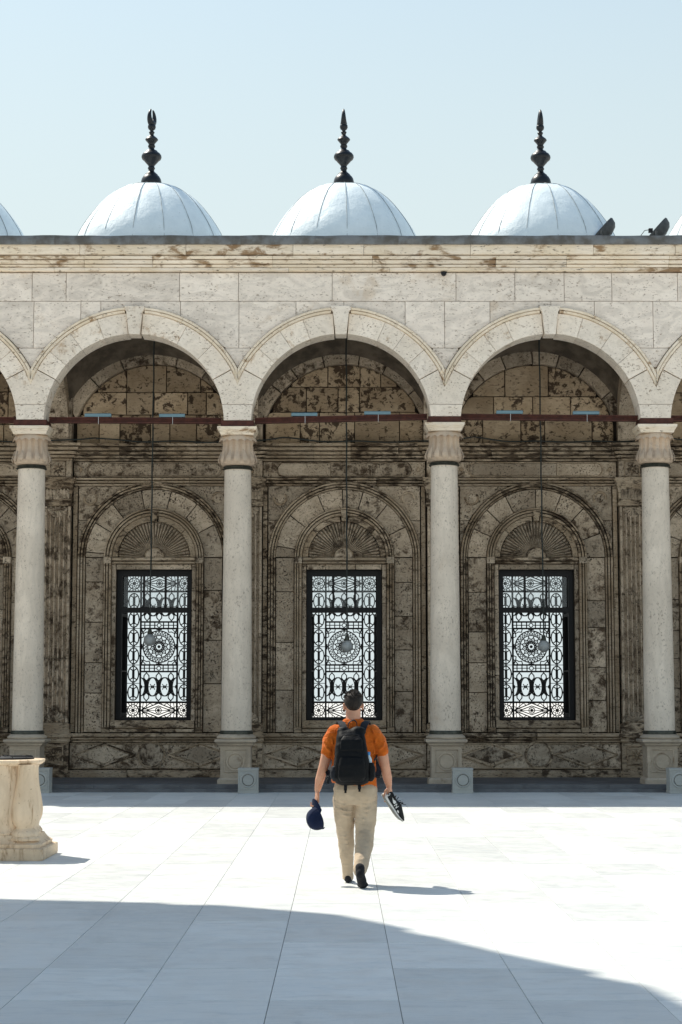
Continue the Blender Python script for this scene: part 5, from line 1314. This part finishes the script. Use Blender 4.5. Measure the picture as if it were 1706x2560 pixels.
LP(ribbon(curve([(.185, -.17, 1.14), (.215, -.06, 1.18), (.222, .02, 1.20)]), .020, .006, (0, 0, 1)), 'side_webbing', 'strap')
for z_, hw, y in ((1.205, .10, -.338), (1.375, .085, -.292)): LP(MB().tube(curve([(-.024-hw, y+.035, z_-.03), (-.024-hw*.6, y+.006, z_), (-.024, y, z_+.004), (-.024+hw*.6, y+.006, z_), (-.024+hw, y+.035, z_-.03)]), .004, 6), 'zip', 'strap')
for k, (xx, w) in enumerate(((-.005, .012), (.012, .009), (.026, .012), (.043, .008))): LP(MB().box(xx-w*.4, xx+w*.4, -.3275, -.3255, 1.268, 1.276), 'printed_mark', 'midsole')
# bottle in the right side pocket
bt = thing('water_bottle', 'plastic bottle with blue cap in the backpack\'s side pocket', 'bottle', MAN+Vector((.132, -.245, 1.0)))
MB().lathe([(.028, 0), (.032, .01), (.032, .14), (.026, .165), (.014, .185), (.013, .19)], 20).build('bottle_body', 'clear', bt, 50)
MB().lathe([(.0155, .188), (.017, .19), (.017, .214), (.015, .218)], 18).build('bottle_cap', 'bluecap', bt, 40)

# ---------------------------------------------------------------- cap in the left hand
cp = thing('baseball_cap', 'navy baseball cap hanging from the man\'s left hand', 'cap', MAN+Vector((-.335, .03, .600)))
A = Vector((-.72, -.50, -.30)).normalized(); B = Vector((-.10, .0, 1.0)); B = (B-A*B.dot(A)).normalized(); Cc = A.cross(B)
cb = MB(); n = 32; rows = 10; vs = []; fs = []
for shell, off in ((0, 0.0), (1, -.004)):
    for k in range(rows):
        t_ = radians(90*k/(rows-.0)); 
        for i in range(n):
            a = 2*pi*i/n; rb, rc = .108+off, .085+off
            sag = .012*cos(2*a)*(k < 4)
            vs.append(B*(rb*cos(t_)**.85*cos(a))+Cc*(rc*cos(t_)**.85*sin(a))+A*((.115+off)*sin(t_)+sag*0))
    vs.append(A*(.115+off))
N = rows*n+1
for sh in (0, 1):
    o_ = sh*N
    for k in range(rows-1):
        for i in range(n): fs.append((o_+k*n+i, o_+k*n+(i+1) % n, o_+k*n+n+(i+1) % n, o_+k*n+n+i))
    for i in range(n): fs.append((o_+(rows-1)*n+i, o_+(rows-1)*n+(i+1) % n, o_+rows*n))
for i in range(n): fs.append((i, (i+1) % n, N+(i+1) % n, N+i))
crown = cb.add(vs, fs).build('crown', 'navy', cp, 60)
pkv = MB(); vs = []; fs = []; nu, nv = 16, 6
for side in (0, 1):
    for j in range(nv+1):
        for i in range(nu+1):
            u = -1+2*i/nu; v_ = j/nv; a = u*radians(62)
            r0b, r0c = .107, .084; ext = .078*sqrt(max(0, 1-u*u*.92))*v_
            p = B*(r0b*cos(a)+ext)+Cc*(r0c*sin(a)*(1-.05*v_))+A*(-.030*v_*(1-u*u)*.6-.022*u*u*v_+(.0 if side == 0 else -.004)); vs.append(p)
W = nu+1; N = W*(nv+1)
for side in (0, 1):
    for j in range(nv):
        for i in range(nu): q = side*N+j*W+i; fs.append((q, q+1, q+W+1, q+W))
edge = [i for i in range(W)]+[j*W+nu for j in range(1, nv+1)]+[nv*W+i for i in range(nu-1, -1, -1)]+[j*W for j in range(nv-1, 0, -1)]
for k in range(len(edge)): a, b_ = edge[k], edge[(k+1) % len(edge)]; fs.append((a, b_, N+b_, N+a))
pkv.add(vs, fs).build('peak', 'navy', cp, 60)
bb = MB(); ball(bb, tuple(A*.118), .008, 10, 6); bb.build('button', 'navy', crown, 60)
for k in range(6):
    a = 2*pi*k/6+.5; pts = [B*(.1085*cos(t_)**.85*cos(a))+Cc*(.0855*cos(t_)**.85*sin(a))+A*.1155*sin(t_) for t_ in [radians(9*q) for q in range(0, 10)]]
    MB().tube(pts, .0016, 5).build('seam', 'navy', crown, 60)
st_ = [B*(-.108*cos(u))+Cc*(.085*sin(u))-A*.012 for u in [radians(-28+7*k) for k in range(9)]]
MB().tube(st_, .006, 6).build('back_strap', 'navy', cp, 60)

# ---------------------------------------------------------------- trainers in the right hand
def shoe(origin, toe, up, label, camera_side):
    t = thing('trainer', label, 'shoe', origin, 'pair of trainers in the right hand')
    X = Vector(toe).normalized(); U = Vector(up); U = (U-X*U.dot(X)).normalized(); Wd = X.cross(U)
    def pt(l, h_, w): return X*l+U*h_+Wd*w
    Ls = [0, .012, .04, .08, .12, .16, .20, .24, .265, .285, .29]
    wid = [.018, .029, .034, .033, .034, .038, .044, .044, .038, .024, .008]
    def sect(mb, bot, top, wf, e=.6, n=16):
        vs = []; m = len(Ls)
        for k in range(m):
            lo, hi = bot(k), top(k); c_ = (lo+hi)/2; hh = max(.002, (hi-lo)/2)
            for i in range(n):
                a = 2*pi*i/n; ca, sa = cos(a), sin(a)
                ww = wid[k]*wf*abs(ca)**e*(1 if ca > 0 else -1); hv = hh*abs(sa)**e*(1 if sa > 0 else -1)
                ww *= (1-.30*max(0, (hv/hh))*(hi > .05)); vs.append(pt(Ls[k], c_+hv, ww))
        fs = [(k*n+i, k*n+(i+1) % n, k*n+n+(i+1) % n, k*n+n+i) for k in range(m-1) for i in range(n)]+[tuple(reversed(range(n))), tuple(range((m-1)*n, m*n))]
        return mb.add(vs, fs)
    spring = [.010, .004, .002, .001, .002, .003, .003, .006, .011, .017, .022]
    sect(MB(), lambda k: spring[k], lambda k: spring[k]+.011, 1.02, .5).build('outsole', 'rubber', t, 40)
    sect(MB(), lambda k: spring[k]+.010, lambda k: spring[k]+[.034, .036, .034, .031, .029, .027, .025, .022, .018, .014, .010][k], 1.06, .5).build('midsole', 'midsole', t, 40)
    tops = [.088, .098, .092, .078, .098, .098, .082, .066, .055, .042, .034]
    up_ = sect(MB(), lambda k: spring[k]+.018, lambda k: tops[k], .96, .75).build('upper', 'suede', t, 50)
    MB().tube([pt(.025+.07*(.5-.5*cos(a)), .092-.012*sin(a*.5), .026*sin(a)) for a in [2*pi*k/16 for k in range(17)]], .008, 6, False).build('collar', 'suede', t, 60)
    s_ = camera_side
    def patch(poly, name, mat, d=.0):
        # flat overlay on the side wall that faces the camera, 2 mm thick
        vs = []
        for th in (0, .003):
            for l, h_ in poly:
                k = max(i for i in range(len(Ls)) if Ls[i] <= l); k = min(k, len(Ls)-2); u = (l-Ls[k])/(Ls[k+1]-Ls[k]); w = (wid[k]+(wid[k+1]-wid[k])*u)*.96
                tp = tops[k]+(tops[k+1]-tops[k])*u; rel = max(0, (h_-tp*.55)/(tp*.45)); w *= (1-.30*rel)*(1-.25*rel**2)
                vs.append(pt(l, h_, s_*(w+d+th)))
        n = len(poly); fs = [tuple(range(n)), tuple(reversed(range(n, 2*n)))]+[(i, (i+1) % n, n+(i+1) % n, n+i) for i in range(n)]
        MB().add(vs, fs).build(name, mat, up_)
    patch([(-.0+.003, .035), (.018, .034), (.022, .06), (.012, .078), (.006, .074)], 'heel_patch', 'midsole')
    patch([(.05, .074), (.062, .066), (.095, .050), (.112, .052), (.112, .074), (.098, .078), (.075, .070)], 'side_patch', 'midsole')
    # the letter on the side
    lx, lh, q = .120, .040, .0065
    for poly in ([(lx, lh), (lx+q, lh), (lx+q, lh+.034), (lx, lh+.034)], [(lx+.026, lh), (lx+.026+q, lh), (lx+.026+q, lh+.034), (lx+.026, lh+.034)], [(lx+q*.2, lh+.034), (lx+.026+q*.2, lh), (lx+.026+q*1.2, lh+.0005), (lx+q*1.2, lh+.0335)]):
        patch(poly, 'letter_stroke', 'midsole', .001)
    patch([(.175, .036), (.198, .034), (.20, .042), (.185, .05), (.172, .047)], 'side_patch', 'midsole')
    lc = MB()
    for k in range(4):
        l = .125+.022*k; hh = .098-.010*k
        lc.tube([pt(l, hh-.014, -.026), pt(l+.004, hh+.004, 0), pt(l, hh-.014, .026)], .0035, 6)
    lc.tube([pt(.13, .10, 0), pt(.14, .125, s_*.02), pt(.155, .12, s_*.03), pt(.15, .10, s_*.02)], .003, 6); lc.tube([pt(.135, .10, 0), pt(.165, .12, s_*.015), pt(.178, .135, s_*.02)], .003, 6)
    lc.build('laces', 'suede', t, 50)
    MB().add([pt(.10, .085, -.02), pt(.10, .085, .02), pt(.085, .118, .018), pt(.085, .118, -.018), pt(.094, .085, -.02), pt(.094, .085, .02), pt(.079, .118, .018), pt(.079, .118, -.018)], [(0,1,2,3), (7,6,5,4), (0,4,5,1), (1,5,6,2), (2,6,7,3), (3,7,4,0)]).build('tongue', 'suede', t)
    return t
shoe(MAN+Vector((.268, -.045, .800)), (.57, .02, -.82), (.82, -.10, .57), 'black and white trainer nearest the camera, letter on its side', 1)
shoe(MAN+Vector((.250, .045, .812)), (.54, .10, -.84), (.84, .05, .54), 'second trainer mostly hidden behind the first one', 1)

# ---------------------------------------------------------------- loose cable along the gallery cornice
pts = []
for k in range(121):
    x = -7.2+14.6*k/120; sag = abs(sin((x+1.2)*pi/3.98)); pts.append((x, 38.93-.02*sin(x*3), 7.075+.09*(1-sag)**2+.012*sin(x*5)))
tag(MB().tube(pts, .016, 6).build('power_cable', 'cable', None, 60), 'thin black cable lying along the top of the gallery cornice', 'cable')
